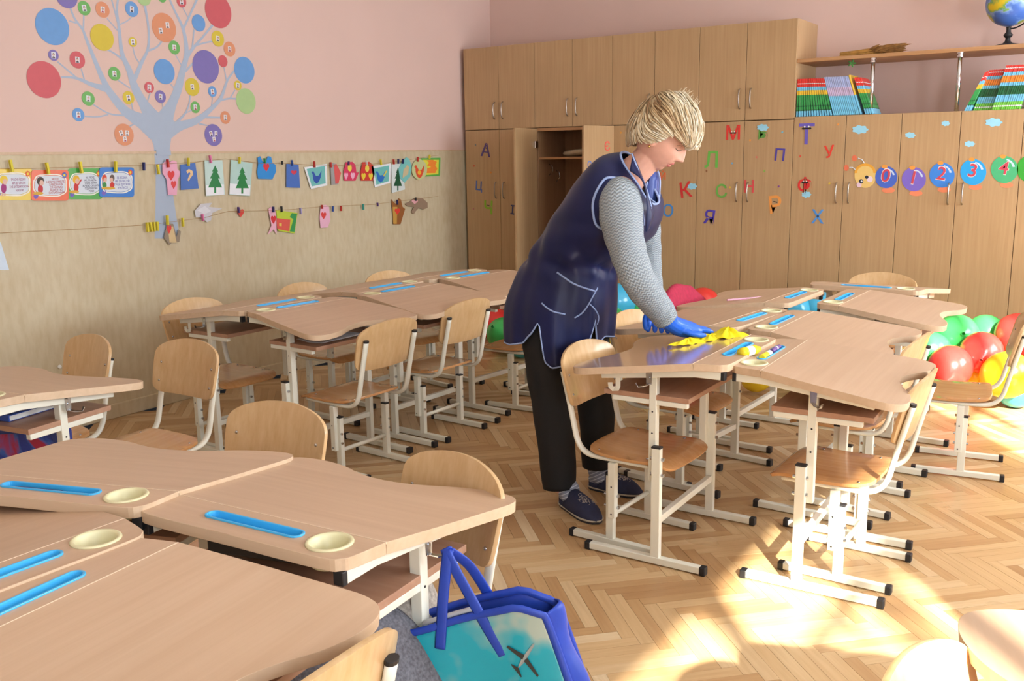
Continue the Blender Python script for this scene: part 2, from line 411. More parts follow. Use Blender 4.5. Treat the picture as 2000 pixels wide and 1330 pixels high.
for i in range(7):
    k = 2*i; xs = X0+(k+1)*DW; zt = ZL if k < 8 else ZLOW
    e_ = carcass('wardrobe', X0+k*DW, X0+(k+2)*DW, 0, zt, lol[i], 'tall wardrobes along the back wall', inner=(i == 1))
    if i != 1:
        door(e_, k, .05, zt, (.985, 1.105), xs-.036); door(e_, k+1, .05, zt, (.985, 1.105), xs+.036)
    else:
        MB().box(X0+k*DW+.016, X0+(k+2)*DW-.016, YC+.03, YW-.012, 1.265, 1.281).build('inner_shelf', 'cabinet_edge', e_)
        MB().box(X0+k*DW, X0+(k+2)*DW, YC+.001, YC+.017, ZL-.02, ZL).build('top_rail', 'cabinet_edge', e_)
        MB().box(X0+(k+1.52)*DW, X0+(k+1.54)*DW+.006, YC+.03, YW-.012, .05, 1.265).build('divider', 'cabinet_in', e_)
        for sgn, hx, ang in ((1, X0+k*DW, 87), (-1, X0+(k+2)*DW, 77.6)):
            dd = bpy.data.objects.new('door', None)
            d_ = MB().box(.0016, .308, 0, .016, .0516, ZL-.0016).build('door', 'cabinet', e_, bevel=.0012)
            d_.location = (hx, YC+.003, 0)
            if sgn == 1: d_.rotation_euler = (0, 0, -math.radians(ang))
            else:
                d_.rotation_euler = (0, 0, PI+math.radians(ang)); d_.location = (hx, YC+.003, 0)
            hb = MB()
            for hz in (1.37, .16):
                yy = .018 if sgn == 1 else -.002
                hb.box(.006, .05, yy-.003 if sgn == 1 else -.006, yy+.012 if sgn == 1 else 0, hz-.025, hz+.025)
            if sgn == 1: hb.build('hinge', 'chrome', d_, bevel=.003)
        hk = MB()
        for yy, zz in ((YC+.16, 1.20), (YC+.26, 1.15)): hk.tube([(X0+2*DW+.018, yy, zz+.03), (X0+2*DW+.045, yy, zz+.02), (X0+2*DW+.05, yy, zz-.02), (X0+2*DW+.02, yy, zz-.05)], .004, 6)
        hk.build('coat_hook', 'steel', e_, smooth=True)
# folded cloth inside the open wardrobe
plain('cloth_beige', (186, 170, 142), .9, 0, .15, 25, bump=.6)
def pillow(u, v):
    a = u*2*PI; r_ = (1-abs(2*v-1)**2.6)**.5 if 0 < v < 1 else 0
    return (X0+2*DW+.33+.17*math.cos(a)*r_+.01*math.sin(5*a), YC+.15+.1*math.sin(a)*r_, 1.2815+.055*v+.006*math.sin(3*a)*r_)
tag(MB().grid(pillow, 28, 9, True).build('folded_cloth', 'cloth_beige', smooth=True), 'beige folded cloth bundle on the inner shelf of the open wardrobe', 'cloth')

# open shelf with chrome posts
sh = empty('wall_shelf', (0, 0, 0), 0, 'long beech shelf board held by two chrome posts above the right wardrobes', 'shelf')
MB().box(X0+8*DW+.002, X0+15*DW, YC+.005, YW-.002, 1.815, 1.836).build('shelf_board', 'cabinet_edge', sh, bevel=.001)
for x in (2.953, 3.413):
    po = MB().tube([(x, YC+.03, ZLOW+.001), (x, YC+.03, 1.815)], .011, 14).build('support_post', 'chrome', sh, smooth=True)
    MB().lathe([(.012, 1.79), (.018, 1.79), (.018, 1.797), (.014, 1.80), (.014, 1.806), (.02, 1.808), (.02, 1.8149), (0, 1.8149)], (x, YC+.03, 0), 16).build('collar', 'chrome', po, smooth=False)

# ------------------------------------------------------------------ desks
HH = [(.20, 0), (.238, .012), (.25, .035), (.263, .1)]
FF = [(.263, .1), (.285, .25), (.304, .40), (.308, .45), (.300, .482), (.278, .502), (.24, .509), (.20, .506), (.15, .493), (.10, .469), (.05, .451), (0, .445)]
ZD, TH, TAU = .667, .022, .12
def make_desk():
    root = empty('school_desk', (0, 0, 0))
    # rear strip with wells for the cup and the tray
    sm = lambda P: [(q.x, q.y) for q in catmull([(x, y, 0) for x, y in P], 4)]
    out = sm([(-.20, 0), (0, 0)]+HH[:-1]+[(.2627, .099)]); out = [p_ for p_ in out if p_[0] >= 0]; out = out+[(-x, y) for x, y in out[::-1][:-1]]
    cup = circle(.178, .054, .0335, 22); tray = rounded(-.107, .113, .043, .066, .0112, 4)
    s_ = MB().prism(out, ZD-TH, ZD, [cup, tray], side=1).build('rear_strip', ['desktop', 'desk_edge'], root, bevel=.0012, seg=1)
    pan = sm([(x, y-.1) for x, y in FF]+[(-.05, .351)]); pan = [p_ for p_ in pan if p_[0] > .0001]; full = [(.2628, .0012)]+pan[1:]+[(0, .345)]+[(-x, y) for x, y in pan[::-1][:-1]]+[(-.2628, .0012)]
    T = Matrix.Translation((0, .1, ZD))@Matrix.Rotation(-TAU, 4, 'X')
    MB().prism(full, -TH, 0, T=T, side=1).build('tilting_top', ['desktop', 'desk_edge'], root, bevel=.0014, seg=2)
    MB().lathe([(.0, ZD-.034), (.028, ZD-.034), (.031, ZD-.03), (.0325, ZD+.0005), (.036, ZD+.0035), (.0405, ZD+.0028), (.042, ZD+.0002), (.0332, ZD-.001), (.0332, ZD-.037), (0, ZD-.037)], (.178, .054, 0), 32).build('cup_holder', 'cup_plastic', root, smooth=True)
    tb = MB(); o1 = rounded(-.112, .118, .038, .071, .0163, 5); i1 = rounded(-.1075, .1135, .0425, .0665, .0118, 5); b1 = rounded(-.105, .111, .045, .064, .0093, 5)
    n_ = len(o1); zz = [ZD+.0002, ZD+.003, ZD+.003, ZD-.0095, ZD-.0095]
    rings = [o1, [(x*.999+.000, y) for x, y in o1], i1, b1]
    zs_ = [ZD+.0002, ZD+.0032, ZD+.0032, ZD-.011]
    V = [(x, y, z) for rg, z in zip(rings, zs_) for x, y in rg]; Fc = [(j*n_+i, j*n_+(i+1) % n_, (j+1)*n_+(i+1) % n_, (j+1)*n_+i) for j in range(3) for i in range(n_)]+[tuple(3*n_+i for i in range(n_))]
    tb.add(V, Fc).build('pen_tray', 'tray_blue', root, bevel=.001, seg=2)
    MB().box(-.2622, .2622, .0996, .1009, ZD-.004, ZD+.0003).build('edge_band', 'edge_light', root)
    for sg in (1, -1):
        xr = .232*sg
        zf = ZD-TH-math.sin(TAU)*.34-.0125
        r_ = MB().tube([(xr, .02, ZD-TH-.013), (xr, .1, ZD-TH-.013), (xr, .1+math.cos(TAU)*.32, ZD-TH-.013-math.sin(TAU)*.32)], (.02, .024), 4, up=(0, 0, 1)).build('support_rail', 'cream_metal', root, bevel=.002)
        MB().box(xr-.0105, xr+.0105, .008, .021, ZD-TH-.0257, ZD-TH-.0005).build('end_cap', 'black_plastic', r_, bevel=.002)
        up_ = MB().box(.214*sg-.0125, .214*sg+.0125, .232, .257, .272, ZD-TH-.03).build('upper_leg', 'cream_metal', root, bevel=.002)
        lo = MB().box(.236*sg-.0105, .236*sg+.0105, .208, .238, .022, .388).build('lower_leg', 'cream_metal', root, bevel=.002)
        MB().box(.236*sg-.0112, .236*sg+.0112, .2073, .2387, .387, .393).build('leg_cap', 'black_plastic', lo, bevel=.001)
        bt = MB()
        for z in (.30, .352): bt.tube([(.236*sg, .199, z), (.236*sg, .21, z)], .0055, 6, up=(0, 0, 1)).tube([(.236*sg, .238, z), (.236*sg, .244, z)], .006, 6, up=(0, 0, 1))
        for z in (.43, .50): bt.tube([(.2266*sg, .245, z), (.2272*sg, .245, z)], .003, 8, up=(0, 0, 1), mi=1)
        bt.build('bolts', ['steel', 'black_plastic'], lo)['kind'] = 'stuff'
        ft_ = MB().box(.236*sg-.0125, .236*sg+.0125, .07, .458, .004, .026).build('foot_bar', 'cream_metal', root, bevel=.002)
        for y0, y1 in ((.052, .072), (.455, .475)): MB().box(.236*sg-.0138, .236*sg+.0138, y0, y1, 0, .0275).build('end_cap', 'black_plastic', ft_, bevel=.003)
        br = MB().box(.216*sg-.009, .216*sg+.009, .13, .385, .522, .5385).build('shelf_bracket', 'cream_metal', root, bevel=.002)
        # steel hinge plate with its hook
        hp = MB(); x = .2375*sg+.006*sg
        hp.prism([(-.011, 0), (.011, 0), (.0085, -.05), (-.0085, -.05)], -.001, .001, T=Matrix.Translation((x, .250, .632))@Matrix.Rotation(PI/2, 4, 'Z')@Matrix.Rotation(PI/2, 4, 'X'))
        hp.tube([(x, .250, .583), (x+.012*sg, .259, .578), (x+.024*sg, .276, .576), (x+.026*sg, .282, .588)], (.012, .0022), 4, up=(0, 0, 1))
        hp.tube([(x-.001*sg, .250, .622), (x+.007*sg, .250, .622)], .0065, 8).tube([(x, .250, .602), (x+.003*sg, .250, .602)], .004, 8)
        hp.build('hinge_hook', 'steel', root)
        if sg < 0: MB().tube([(.236*sg, .36, .592), (.236*sg, .36, .56), (.236*sg, .362, .553), (.236*sg, .378, .55), (.236*sg, .386, .556), (.236*sg, .388, .57)], (.003, .016), 4, up=(0, 1, .01)).build('bag_hook', 'cream_metal', root)
    MB().box(-.226, .226, .213, .233, .135, .158).build('crossbar', 'cream_metal', root, bevel=.002)
    MB().box(-.226, .226, .125, .415, .539, .555).build('book_shelf', 'shelf_board', root, bevel=.001)
    return root
DESKS = {
 'B': (2.952, .654, -1.465, -.005, 'school desk nearest the camera, filling the lower left corner'),
 'E': (2.953, .674, 1.556, -.001, 'school desk at the left picture edge, backed against the nearest desk'),
 'C': (3.061, 1.002, .071, -.011, 'school desk with the blue picture bag hanging from its side'),
 'A': (2.603, .904, .315, -.002, 'school desk at the left picture edge, beside the desk with the hanging bag'),
 'G': (1.556, 1.212, .144, 0, 'school desk at the far left with a blue book on its under-shelf'),
 'D1': (3.350, 2.837, 1.587, .010, 'school desk with a wet shiny top being wiped by the cleaner'),
 'D2': (3.334, 2.886, -1.537, 0, 'school desk in front of the wiped desk, a glue bottle in its tray'),
 'D3': (3.163, 3.487, 1.471, 0, 'school desk just behind the wiped desk, on the same side'),
 'D4': (3.175, 3.487, -1.579, 0, 'second school desk on the right side of the right-hand block'),
 'D5': (3.136, 4.132, 1.538, 0, 'school desk with the pink pencil lying on it'),
 'D6': (3.234, 4.153, -1.579, .005, 'third school desk on the right side, in front of the green balloons'),
 'D7': (3.280, 4.498, 0, 0, 'school desk at the far end of the right-hand block, turned across it'),
 'L1': (1.210, 2.862, 1.582, .001, 'nearest wall-side school desk of the left-hand block'),
 'L2': (1.230, 2.873, -1.627, .002, 'nearest aisle-side school desk of the left-hand block, paper on its shelf'),
 'L3': (1.272, 3.522, 1.540, 0, 'middle wall-side school desk of the left-hand block'),
 'L4': (1.297, 3.468, -1.621, 0, 'middle aisle-side school desk of the left-hand block'),
 'L5': (1.290, 4.060, 1.522, 0, 'farthest wall-side school desk of the left-hand block'),
 'L6': (1.301, 4.101, -1.668, 0, 'farthest aisle-side school desk of the left-hand block, beside the cleaner'),
 'H': (4.72, 1.30, 1.875, 0, 'sunlit school desk in the lower right corner, mostly cut off'),
}
proto = make_desk(); ptree = build_tree(proto); DO = {}
for i, (k, (x, y, a, dz, lab)) in enumerate(DESKS.items()):
    o = proto if i == 0 else copy_tree(proto, None, ptree)
    o.location = (x, y, 0); o.rotation_euler = (0, 0, a); tag(o, lab, 'desk', 'school desks'); DO[k] = o
    for c in (q for q in bpy.data.objects if q.parent == o):
        if c.name.split('.')[0] in ('rear_strip', 'tilting_top', 'cup_holder', 'pen_tray', 'support_rail', 'hinge_hook', 'bag_hook', 'edge_band'): c.location.z = dz
        elif k == 'C': c.location = (0, .012, 0) if c.name.split('.')[0] not in ('book_shelf', 'shelf_bracket') else (0, -.01, -.027)
        if k == 'D1' and c.name.startswith('tilting_top'):
            c.data = c.data.copy(); c.data.materials[0] = M['desktop_wet']
def desk_pt(k, x, y, h=0):
    X, Y, a, dz, _ = DESKS[k]; z = ZD+dz
    if y > .1: z -= (y-.1)*math.sin(TAU); y = .1+(y-.1)*math.cos(TAU)
    return Vector((X+math.cos(a)*x-math.sin(a)*y, Y+math.sin(a)*x+math.cos(a)*y, z+h))

# ------------------------------------------------------------------ chairs
def plate_outline():
    R = [(0, .458), (.06, .4585), (.115, .460), (.142, .465), (.158, .476), (.166, .495), (.1705, .55), (.1715, .59), (.168, .608), (.158, .622), (.13, .638), (.09, .649), (.045, .656), (0, .658)]
    return R+[(-x, z) for x, z in R[::-1][1:-1]]
def make_chair():
    root = empty('school_chair', (0, 0, 0))
    # backrest: a curved plywood plate
    out = plate_outline(); bm = bmesh.new()
    vs = [bm.verts.new((x, 0, z)) for x, z in catmull([(x, z, 0) for x, z in out], 2, True) for x, z in [(x, z)]] if False else [bm.verts.new((p.x, 0, p.y)) for p in catmull([(x, z, 0) for x, z in out], 2, True)]
    bm.faces.new(vs)
    for i in range(-8, 8):
        bmesh.ops.bisect_plane(bm, geom=bm.verts[:]+bm.edges[:]+bm.faces[:], plane_co=(i*.02+.0107, 0, 0), plane_no=(1, 0, 0))
    for z in (.5, .55, .6):
        bmesh.ops.bisect_plane(bm, geom=bm.verts[:]+bm.edges[:]+bm.faces[:], plane_co=(0, 0, z), plane_no=(0, 0, 1))
    for v in bm.verts: v.co.y = -.158-(v.co.z-.458)*.26+.9*v.co.x**2-.012
    me = bpy.data.meshes.new('backrest'); bm.to_mesh(me); bm.free(); me.materials.append(M['ply_back'])
    for p in me.polygons: p.use_smooth = True
    o = bpy.data.objects.new('backrest', me); COL.objects.link(o); o.parent = root
    q = o.modifiers.new('t', 'SOLIDIFY'); q.thickness = .0095; q.offset = 0
    q = o.modifiers.new('b', 'BEVEL'); q.width = .0018; q.segments = 2; q.limit_method = 'ANGLE'; q.angle_limit = .9
    rv = MB()
    for sx in (1, -1):
        for z in (.502, .567):
            y = -.158-(z-.458)*.26+.9*.138**2-.012
            rv.sphere((sx*.138, y+.0055, z), (.005, .003, .005), 8, 6)
    rv.build('rivets', 'steel', o, smooth=True)['kind'] = 'stuff'
    # seat
    S = [(0, -.108), (.06, -.107), (.11, -.103), (.14, -.092), (.155, -.07), (.163, -.02), (.165, .08), (.163, .15), (.156, .185), (.14, .203), (.10, .210), (0, .212)]
    S = S+[(-x, y) for x, y in S[::-1][1:-1]]
    bm = bmesh.new(); bm.faces.new([bm.verts.new((p.x, p.y, 0)) for p in catmull([(x, y, 0) for x, y in S], 2, True)])
    for i in range(-3, 3): bmesh.ops.bisect_plane(bm, geom=bm.verts[:]+bm.edges[:]+bm.faces[:], plane_co=(i*.045+.0231, 0, 0), plane_no=(1, 0, 0))
    for y in (-.08, -.05, -.02, .03, .08, .12, .15, .17, .185, .197): bmesh.ops.bisect_plane(bm, geom=bm.verts[:]+bm.edges[:]+bm.faces[:], plane_co=(0, y, 0), plane_no=(0, 1, 0))
    for v in bm.verts:
        y = v.co.y; z = .322+.004*math.cos(min(1, abs(y-.05)/.2)*PI)*-1
        if y > .14: z -= (y-.14)**2*5.2
        if y < -.05: z += (-.05-y)**2*2
        v.co.z = z
    me = bpy.data.meshes.new('seat'); bm.normal_update(); bm.to_mesh(me); bm.free(); me.materials.append(M['ply_seat'])
    for p in me.polygons: p.use_smooth = True
    o = bpy.data.objects.new('seat', me); COL.objects.link(o); o.parent = root
    q = o.modifiers.new('t', 'SOLIDIFY'); q.thickness = .0095; q.offset = 0
    q = o.modifiers.new('b', 'BEVEL'); q.width = .0018; q.segments = 2; q.limit_method = 'ANGLE'; q.angle_limit = .9
    rv = MB()
    for sx in (1, -1):
        for y in (-.06, .12): rv.sphere((sx*.135, y, .3275), (.005, .005, .003), 8, 6)
    rv.build('rivets', 'steel', o, smooth=True)['kind'] = 'stuff'
    for sg in (1, -1):
        x = .141*sg
        P = [(x, .165, .3055), (x, .0, .3045), (x, -.07, .3045), (x, -.105, .311), (x, -.128, .328), (x, -.143, .355), (x, -.151, .385), (x, -.168, .46), (x, -.1985, .582)]
        tb = MB().tube(catmull(P, 4), (.0125, .0085), 12, up=(0, 1, .6)).build('frame_tube', 'cream_metal', root, smooth=True)
        MB().tube([(x, -.1978, .580), (x, -.1995, .588)], (.0135, .0095), 12, up=(0, 1, .6)).build('tube_cap', 'black_plastic', tb, bevel=.001)
        MB().box(x-.012+.008*sg, x+.012+.008*sg, -.012, .014, .106, .297).build('upper_leg', 'cream_metal', root, bevel=.002)
        lo = MB().box(.135*sg-.0105, .135*sg+.0105, -.028, .0, .022, .248).build('lower_leg', 'cream_metal', root, bevel=.002)
        MB().box(.135*sg-.0115, .135*sg+.0115, -.029, .001, .246, .252).build('leg_cap', 'black_plastic', lo, bevel=.001)
        bt = MB()
        for z in (.14, .18): bt.tube([(x, .012, z), (x, .021, z)], .006, 6, up=(0, 0, 1)).tube([(x, -.035, z), (x, -.028, z)], .005, 6, up=(0, 0, 1))
        for z in (.12, .215): bt.tube([(x+.0205*sg, .002, z), (x+.0212*sg, .002, z)], .003, 8, up=(0, 0, 1), mi=1)
        bt.build('bolts', ['steel', 'black_plastic'], lo)['kind'] = 'stuff'
        f_ = MB().box(.135*sg-.012, .135*sg+.012, -.158, .152, .004, .025).build('foot_bar', 'cream_metal', root, bevel=.002)
        for y0, y1 in ((-.173, -.155), (.150, .168)): MB().box(.135*sg-.0135, .135*sg+.0135, y0, y1, 0, .0268).build('end_cap', 'black_plastic', f_, bevel=.003)
    MB().tube([(-.126, -.014, .105), (.126, -.014, .105)], .0085, 10, up=(0, 0, 1)).build('crossbar', 'cream_metal', root, smooth=True)
    return root
CHAIRS = {
 'c1': (2.958, 2.791, -1.613, 'plywood school chair pushed under the wiped desk, in front of the cleaner\'s legs'),
 'c2': (2.800, 3.442, -1.66, 'plywood school chair behind the cleaner\'s forearm, at the desk after the wiped one'),
 'c3': (3.644, 2.904, 1.558, 'plywood school chair with a sunlit seat corner under the desk with the glue bottle'),
 'c4': (3.517, 3.510, 1.518, 'plywood school chair with a patterned bag on it, second on the right side'),
 'c8': (3.785, 4.120, 1.700, 'plywood school chair pulled out in front of the red and yellow balloons'),
 'c5': (2.730, 4.10, -1.60, 'plywood school chair with a crimson jacket hung over its back'),
 'D7c': (3.229, 4.989, 3.178, 'plywood school chair at the far end, only its pale backrest showing against the wardrobes'),
 'L2c': (1.643, 2.847, 1.522, 'plywood school chair seen from behind at the nearest aisle-side desk'),
 'L4c': (1.604, 3.439, 1.518, 'plywood school chair seen from behind at the middle aisle-side desk'),
 'L6c': (1.690, 4.070, 1.62, 'plywood school chair partly hidden by the cleaner\'s gown, red balloon behind'),
 'L1c': (.830, 2.80, -1.60, 'plywood school chair between the left wall and the nearest wall-side desk'),
 'L3c': (.891, 3.443, -1.613, 'plywood school chair between the left wall and the middle wall-side desk'),
 'L5c': (.960, 4.020, -1.75, 'plywood school chair between the left wall and the farthest wall-side desk'),
 'Ac': (1.501, 1.929, 3.157, 'plywood school chair facing the camera with its whole seat showing, by the left wall'),
 'A2': (2.483, 1.468, 3.234, 'plywood school chair behind the left-edge desk, front of its backrest showing'),
 'Cc': (3.094, 1.354, 2.882, 'plywood school chair pushed under the desk with the blue bag, grey coat on its seat'),
 'Gc': (1.063, 1.807, 3.030, 'plywood school chair nearest the left wall, behind the far left desk'),
 'Bc': (3.294, .783, 1.60, 'plywood school chair at the bottom edge beside the blue bag, one tube end showing'),
 'Hc': (4.343, 1.15, -1.70, 'brightly sunlit plywood school chair in the lower right corner'),
}
cproto = make_chair(); ctree = build_tree(cproto); CO = {}
for i, (k, (x, y, a, lab)) in enumerate(CHAIRS.items()):
    o = cproto if i == 0 else copy_tree(cproto, None, ctree)
    o.location = (x, y, 0); o.rotation_euler = (0, 0, a); tag(o, lab, 'chair', 'school chairs'); CO[k] = o
# ------------------------------------------------------------------ things on and under the desks
plain('glue_yellow', (250, 226, 40), .3); plain('label_white', (240, 240, 235), .5); plain('pen_navy', (40, 50, 120), .35); plain('pen_purple', (110, 80, 150), .35)
plain('cloth_yellow', (244, 224, 20), .8, 0, .08, 60, bump=.4); plain('pencil_pink', (205, 150, 170), .5); plain('paper', (205, 208, 214), .7)
def pose(k, x, y, h, rz=0):
    p = desk_pt(k, x, y, h); o_ = Matrix.Translation(p)@Matrix.Rotation(DESKS[k][2]+rz, 4, 'Z')
    if y > .1: o_ = o_@Matrix.Rotation(-TAU, 4, 'X')
    return o_
def rod(name, T, L_, r_, mats, segs, label, cat, group=None):
    """a lying pen or tube along local x: segs = (x0, x1, radius, material slot)"""
    b_ = MB()
    for x0, x1, rr, mi in segs: b_.tube([T@Vector((x0, 0, r_)), T@Vector((x1, 0, r_))], rr, 12, mi=mi)
    return tag(b_.build(name, mats, smooth=False, bevel=.0006), label, cat, group)
gb = empty('glue_bottle', (0, 0, 0), 0, 'thick yellow glue bottle lying between two blue pen trays', 'glue')
p = atZ(1465, 688, ZD+.012); Tg = Matrix.Translation(Vector((p[0], p[1], ZD+.0125)))@Matrix.Rotation(1.25, 4, 'Z')
MB().tube([Tg@Vector((-.045, 0, .004)), Tg@Vector((.025, 0, .004))], .0155, 18).build('bottle', 'glue_yellow', gb, smooth=True)
MB().tube([Tg@Vector((-.022, 0, .004)), Tg@Vector((.008, 0, .004))], .0158, 18, caps=False).build('paper_label', 'label_white', gb, smooth=True)
MB().tube([Tg@Vector((.025, 0, .004)), Tg@Vector((.03, 0, .004)), Tg@Vector((.045, 0, .004))], [.0155, .011, .009], 14).build('cap', 'glue_yellow', gb, smooth=True)
T = pose('D2', .05, .054, -.008); rod('glue_stick', T, .08, .010, ['glue_yellow', 'label_white'], [(-.0, .05, .010, 0), (-.03, 0, .0098, 1), (-.036, -.03, .008, 0)], 'small yellow glue stick in the blue tray of the right-hand front desk', 'glue')
T = pose('D2', -.035, .054, -.003); rod('marker', T, .09, .007, ['pen_purple', 'label_white'], [(-.05, .035, .007, 0), (-.02, -.01, .0073, 1)], 'short purple marker beside the glue stick in the blue tray', 'pen')
for k, x, lab in (('A', -.02, 'blue pen in the pen tray at the left picture edge'), ('D5', 0, 'navy pen in the pen tray of the desk with the pink pencil'), ('L5', .0, 'dark pen in the farthest pen tray by the left wall')):
    rod('pen', pose(k, x, .054, -.009), .1, .004, ['pen_navy', 'label_white'], [(-.06, .05, .004, 0), (.05, .062, .0022, 1)], lab, 'pen')
p0, p1 = atZ(1420, 586, .655), atZ(1490, 579, .655)
tag(MB().tube([(p0[0], p0[1], .655), (p1[0], p1[1], .652)], .0045, 6).build('pencil', 'pencil_pink'), 'pink pencil lying on a far desk top behind the wiped desk', 'pencil')
# yellow cleaning cloth in the right glove
def cloth_blob(cx, cy, z0, rx, ry, h, seed, rot, stretch):
    rnd = random.Random(seed); ph = [rnd.random()*6 for _ in range(8)]
    def f(u, v):
        a = u*2*PI; r_ = math.sin(v*PI/2)**.8; k_ = 1+.16*math.sin(3*a+ph[0])+.1*math.sin(5*a+ph[1])+.06*math.sin(9*a+ph[2])
        x, y = rx*r_*k_*math.cos(a), ry*r_*k_*math.sin(a)
        z = h*(1-r_**1.6)*(1+.35*math.sin(4*a+ph[3]))+.0045*(1+math.sin(7*a+ph[4]+x*90))*(1-r_*.6)+.002
        c, s_ = math.cos(rot), math.sin(rot); return (cx+c*x-s_*y, cy+s_*x+c*y, z0+z-(x)*0)
    return f
p = desk_pt('D1', .232, .17)
cb = MB().grid(cloth_blob(p.x+.0, p.y+.0, p.z, .062, .048, .018, 3, .4, 1), 60, 12, True)
p2 = desk_pt('D1', .10, .26); cb.grid(cloth_blob(p2.x, p2.y, p2.z, .070, .03, .009, 5, 1.0, 1), 48, 10, True)
p3 = desk_pt('D1', .19, .215); cb.grid(cloth_blob(p3.x, p3.y, p3.z, .075, .035, .008, 8, 1.1, 1), 48, 10, True)
tag(cb.build('cleaning_cloth', 'cloth_yellow', smooth=True, solid=.0015), 'crumpled bright yellow cleaning cloth under the blue gloved hand', 'cloth')
# paper, book, folder on the under-shelves
def on_shelf(k, x, y, z=.5555): X, Y, a = DESKS[k][:3]; return Matrix.Translation((X+math.cos(a)*x-math.sin(a)*y, Y+math.sin(a)*x+math.cos(a)*y, z))@Matrix.Rotation(a, 4, 'Z')
tag(MB().grid(lambda u, v: on_shelf('L2', .05, .31)@Vector(((u-.5)*.24, (v-.5)*.16, .004+.006*math.sin(u*5)*math.sin(v*3)**2+.001)), 14, 8).build('paper_sheet', 'paper', smooth=True, solid=.0008), 'loose white paper sheet on the under-shelf of the nearest aisle-side desk', 'paper')
plain('book_blue', (52, 88, 178), .35); plain('book_navy', (40, 62, 130), .4)
tb = empty('blue_book', (0, 0, 0), 0, 'thick blue textbook with white spine lettering on the far-left under-shelf', 'book')
T = on_shelf('G', -.03, .25)@Matrix.Rotation(.05, 4, 'Z')
bb = MB().box(-.13, .13, -.10, .10, 0, .02, T).build('cover', 'book_blue', tb, bevel=.002)
MB().box(-.1305, .131, -.097, .1005, .003, .017, T).build('pages', 'label_white', tb)
tag(MB().box(-.12, .10, -.09, .07, 0, .03, on_shelf('C', -.06, .20)@Matrix.Rotation(.2, 4, 'Z')).build('black_folder', 'black_plastic', bevel=.004), 'black folder lying on the under-shelf below the desk with the blue bag', 'folder')

# ------------------------------------------------------------------ bag, coat, rucksack
plain('bag_blue', (34, 68, 176), .45, 0, .06, 40, bump=.2); plain('bag_print', (98, 190, 205), .28, 0, .02)
m, t, b = newmat('bag_clouds'); N = t.nodes; L = t.links
tc = N.new('ShaderNodeTexCoord'); n = N.new('ShaderNodeTexNoise'); n.inputs['Scale'].default_value = 7; n.inputs['Detail'].default_value = 3; L.new(tc.outputs['Object'], n.inputs['Vector'])
r = N.new('ShaderNodeValToRGB'); e = r.color_ramp.elements; e[0].position = .42; e[0].color = srgb(30, 162, 182); e[1].position = .54; e[1].color = srgb(168, 184, 172); x = e.new(.48); x.color = srgb(96, 170, 178)
L.new(n.outputs['Fac'], r.inputs['Fac']); L.new(r.outputs['Color'], b.inputs['Base Color']); b.inputs['Roughness'].default_value = .25
# the bag hangs from the desk hook, its mouth running from under the desk out into the aisle
BD_ = Vector((.93, .36, 0)).normalized(); BN = Vector((BD_.y, -BD_.x, 0)); H0 = Vector((3.345, 1.285, .56))
def on_bag_plane(px, py): d_ = Vector(ray(px, py)); return Vector(CAM)+d_*((H0-Vector(CAM)).dot(BN)/d_.dot(BN))
tl, tr = on_bag_plane(768, 1236), on_bag_plane(1056, 1164)
BDN = (tr-tl).normalized().cross(BN); BDN = BDN if BDN.z < 0 else -BDN
def bag_uv(u, v, off=0, puff=0):
    """u along the mouth (under the desk -> aisle), v downwards; off towards the room"""
    wv = .005*math.sin(u*9)+.003*math.sin(v*8+u*3); cr_ = .03*max(0, u-.86)/.14*(1-min(1, v/.12)) if v < .12 else 0
    return tl.lerp(tr, u)+BDN*(.32*v+cr_)+BN*(off+wv+puff*math.sin(PI*min(1, v))*math.sin(PI*u))
bag = empty('picture_bag', (0, 0, 0), 0, 'bright blue zip bag with a teal cloud print hanging from the desk side', 'bag')
MB().grid(lambda u, v: bag_uv(u, v, .012, .012), 30, 20).build('front_panel', 'bag_clouds', bag, smooth=True, solid=.003)
MB().grid(lambda u, v: bag_uv(u, v, -.045, -.01), 24, 12).build('back_panel', 'bag_blue', bag, smooth=True, solid=.003)
MB().grid(lambda u, v: bag_uv(1, v, .012-.062*u)+BD_*(.020*math.sin(u*PI)+.006*math.sin(v*14)*math.sin(u*PI))+Vector((0, 0, .012*math.sin(u*PI)*(1-v))), 10, 20).build('side_gusset', 'bag_blue', bag, smooth=True, solid=.003)
MB().grid(lambda u, v: bag_uv(0, v, .012-.062*u)-BD_*.01*math.sin(u*PI), 8, 12).build('side_gusset', 'bag_blue', bag, smooth=True, solid=.003)
edge = [bag_uv(u/18, 0, .016) for u in range(19)]+[bag_uv(1, v/14, .016) for v in range(1, 15)]
MB().tube(edge, (.0075, .004), 8, up=tuple(BN)).build('piping', 'bag_blue', bag, smooth=True)
MB().tube([bag_uv(u/18, -.018, -.045) for u in range(19)]+[bag_uv(1, v/14, -.04)+BD_*.012 for v in range(1, 15)], (.008, .006), 8, up=tuple(BN)).build('rim', 'bag_blue', bag, smooth=True)
MB().tube([bag_uv(u/14, -.012, -.008) for u in range(3, 9)], (.010, .003), 8).build('zip', 'paper', bag, smooth=True)
hk = on_bag_plane(875, 1082); a_ = bag_uv(.30, .13, .02); c_ = bag_uv(.66, .27, .02)
for A_ in (a_, c_):
    mid = hk.lerp(A_, .5)+BN*.008+Vector((0, 0, .004)); P = catmull([hk-BN*.006+Vector((0, 0, .004)), hk+BN*.004, mid, A_.lerp(hk, .3)+BN*.004, A_], 6)
    MB().tube(P, (.0105, .0022), 8, up=tuple(BN)).build('handle', 'bag_blue', bag, smooth=True)
c2_ = bag_uv(.62, -.03, -.05)
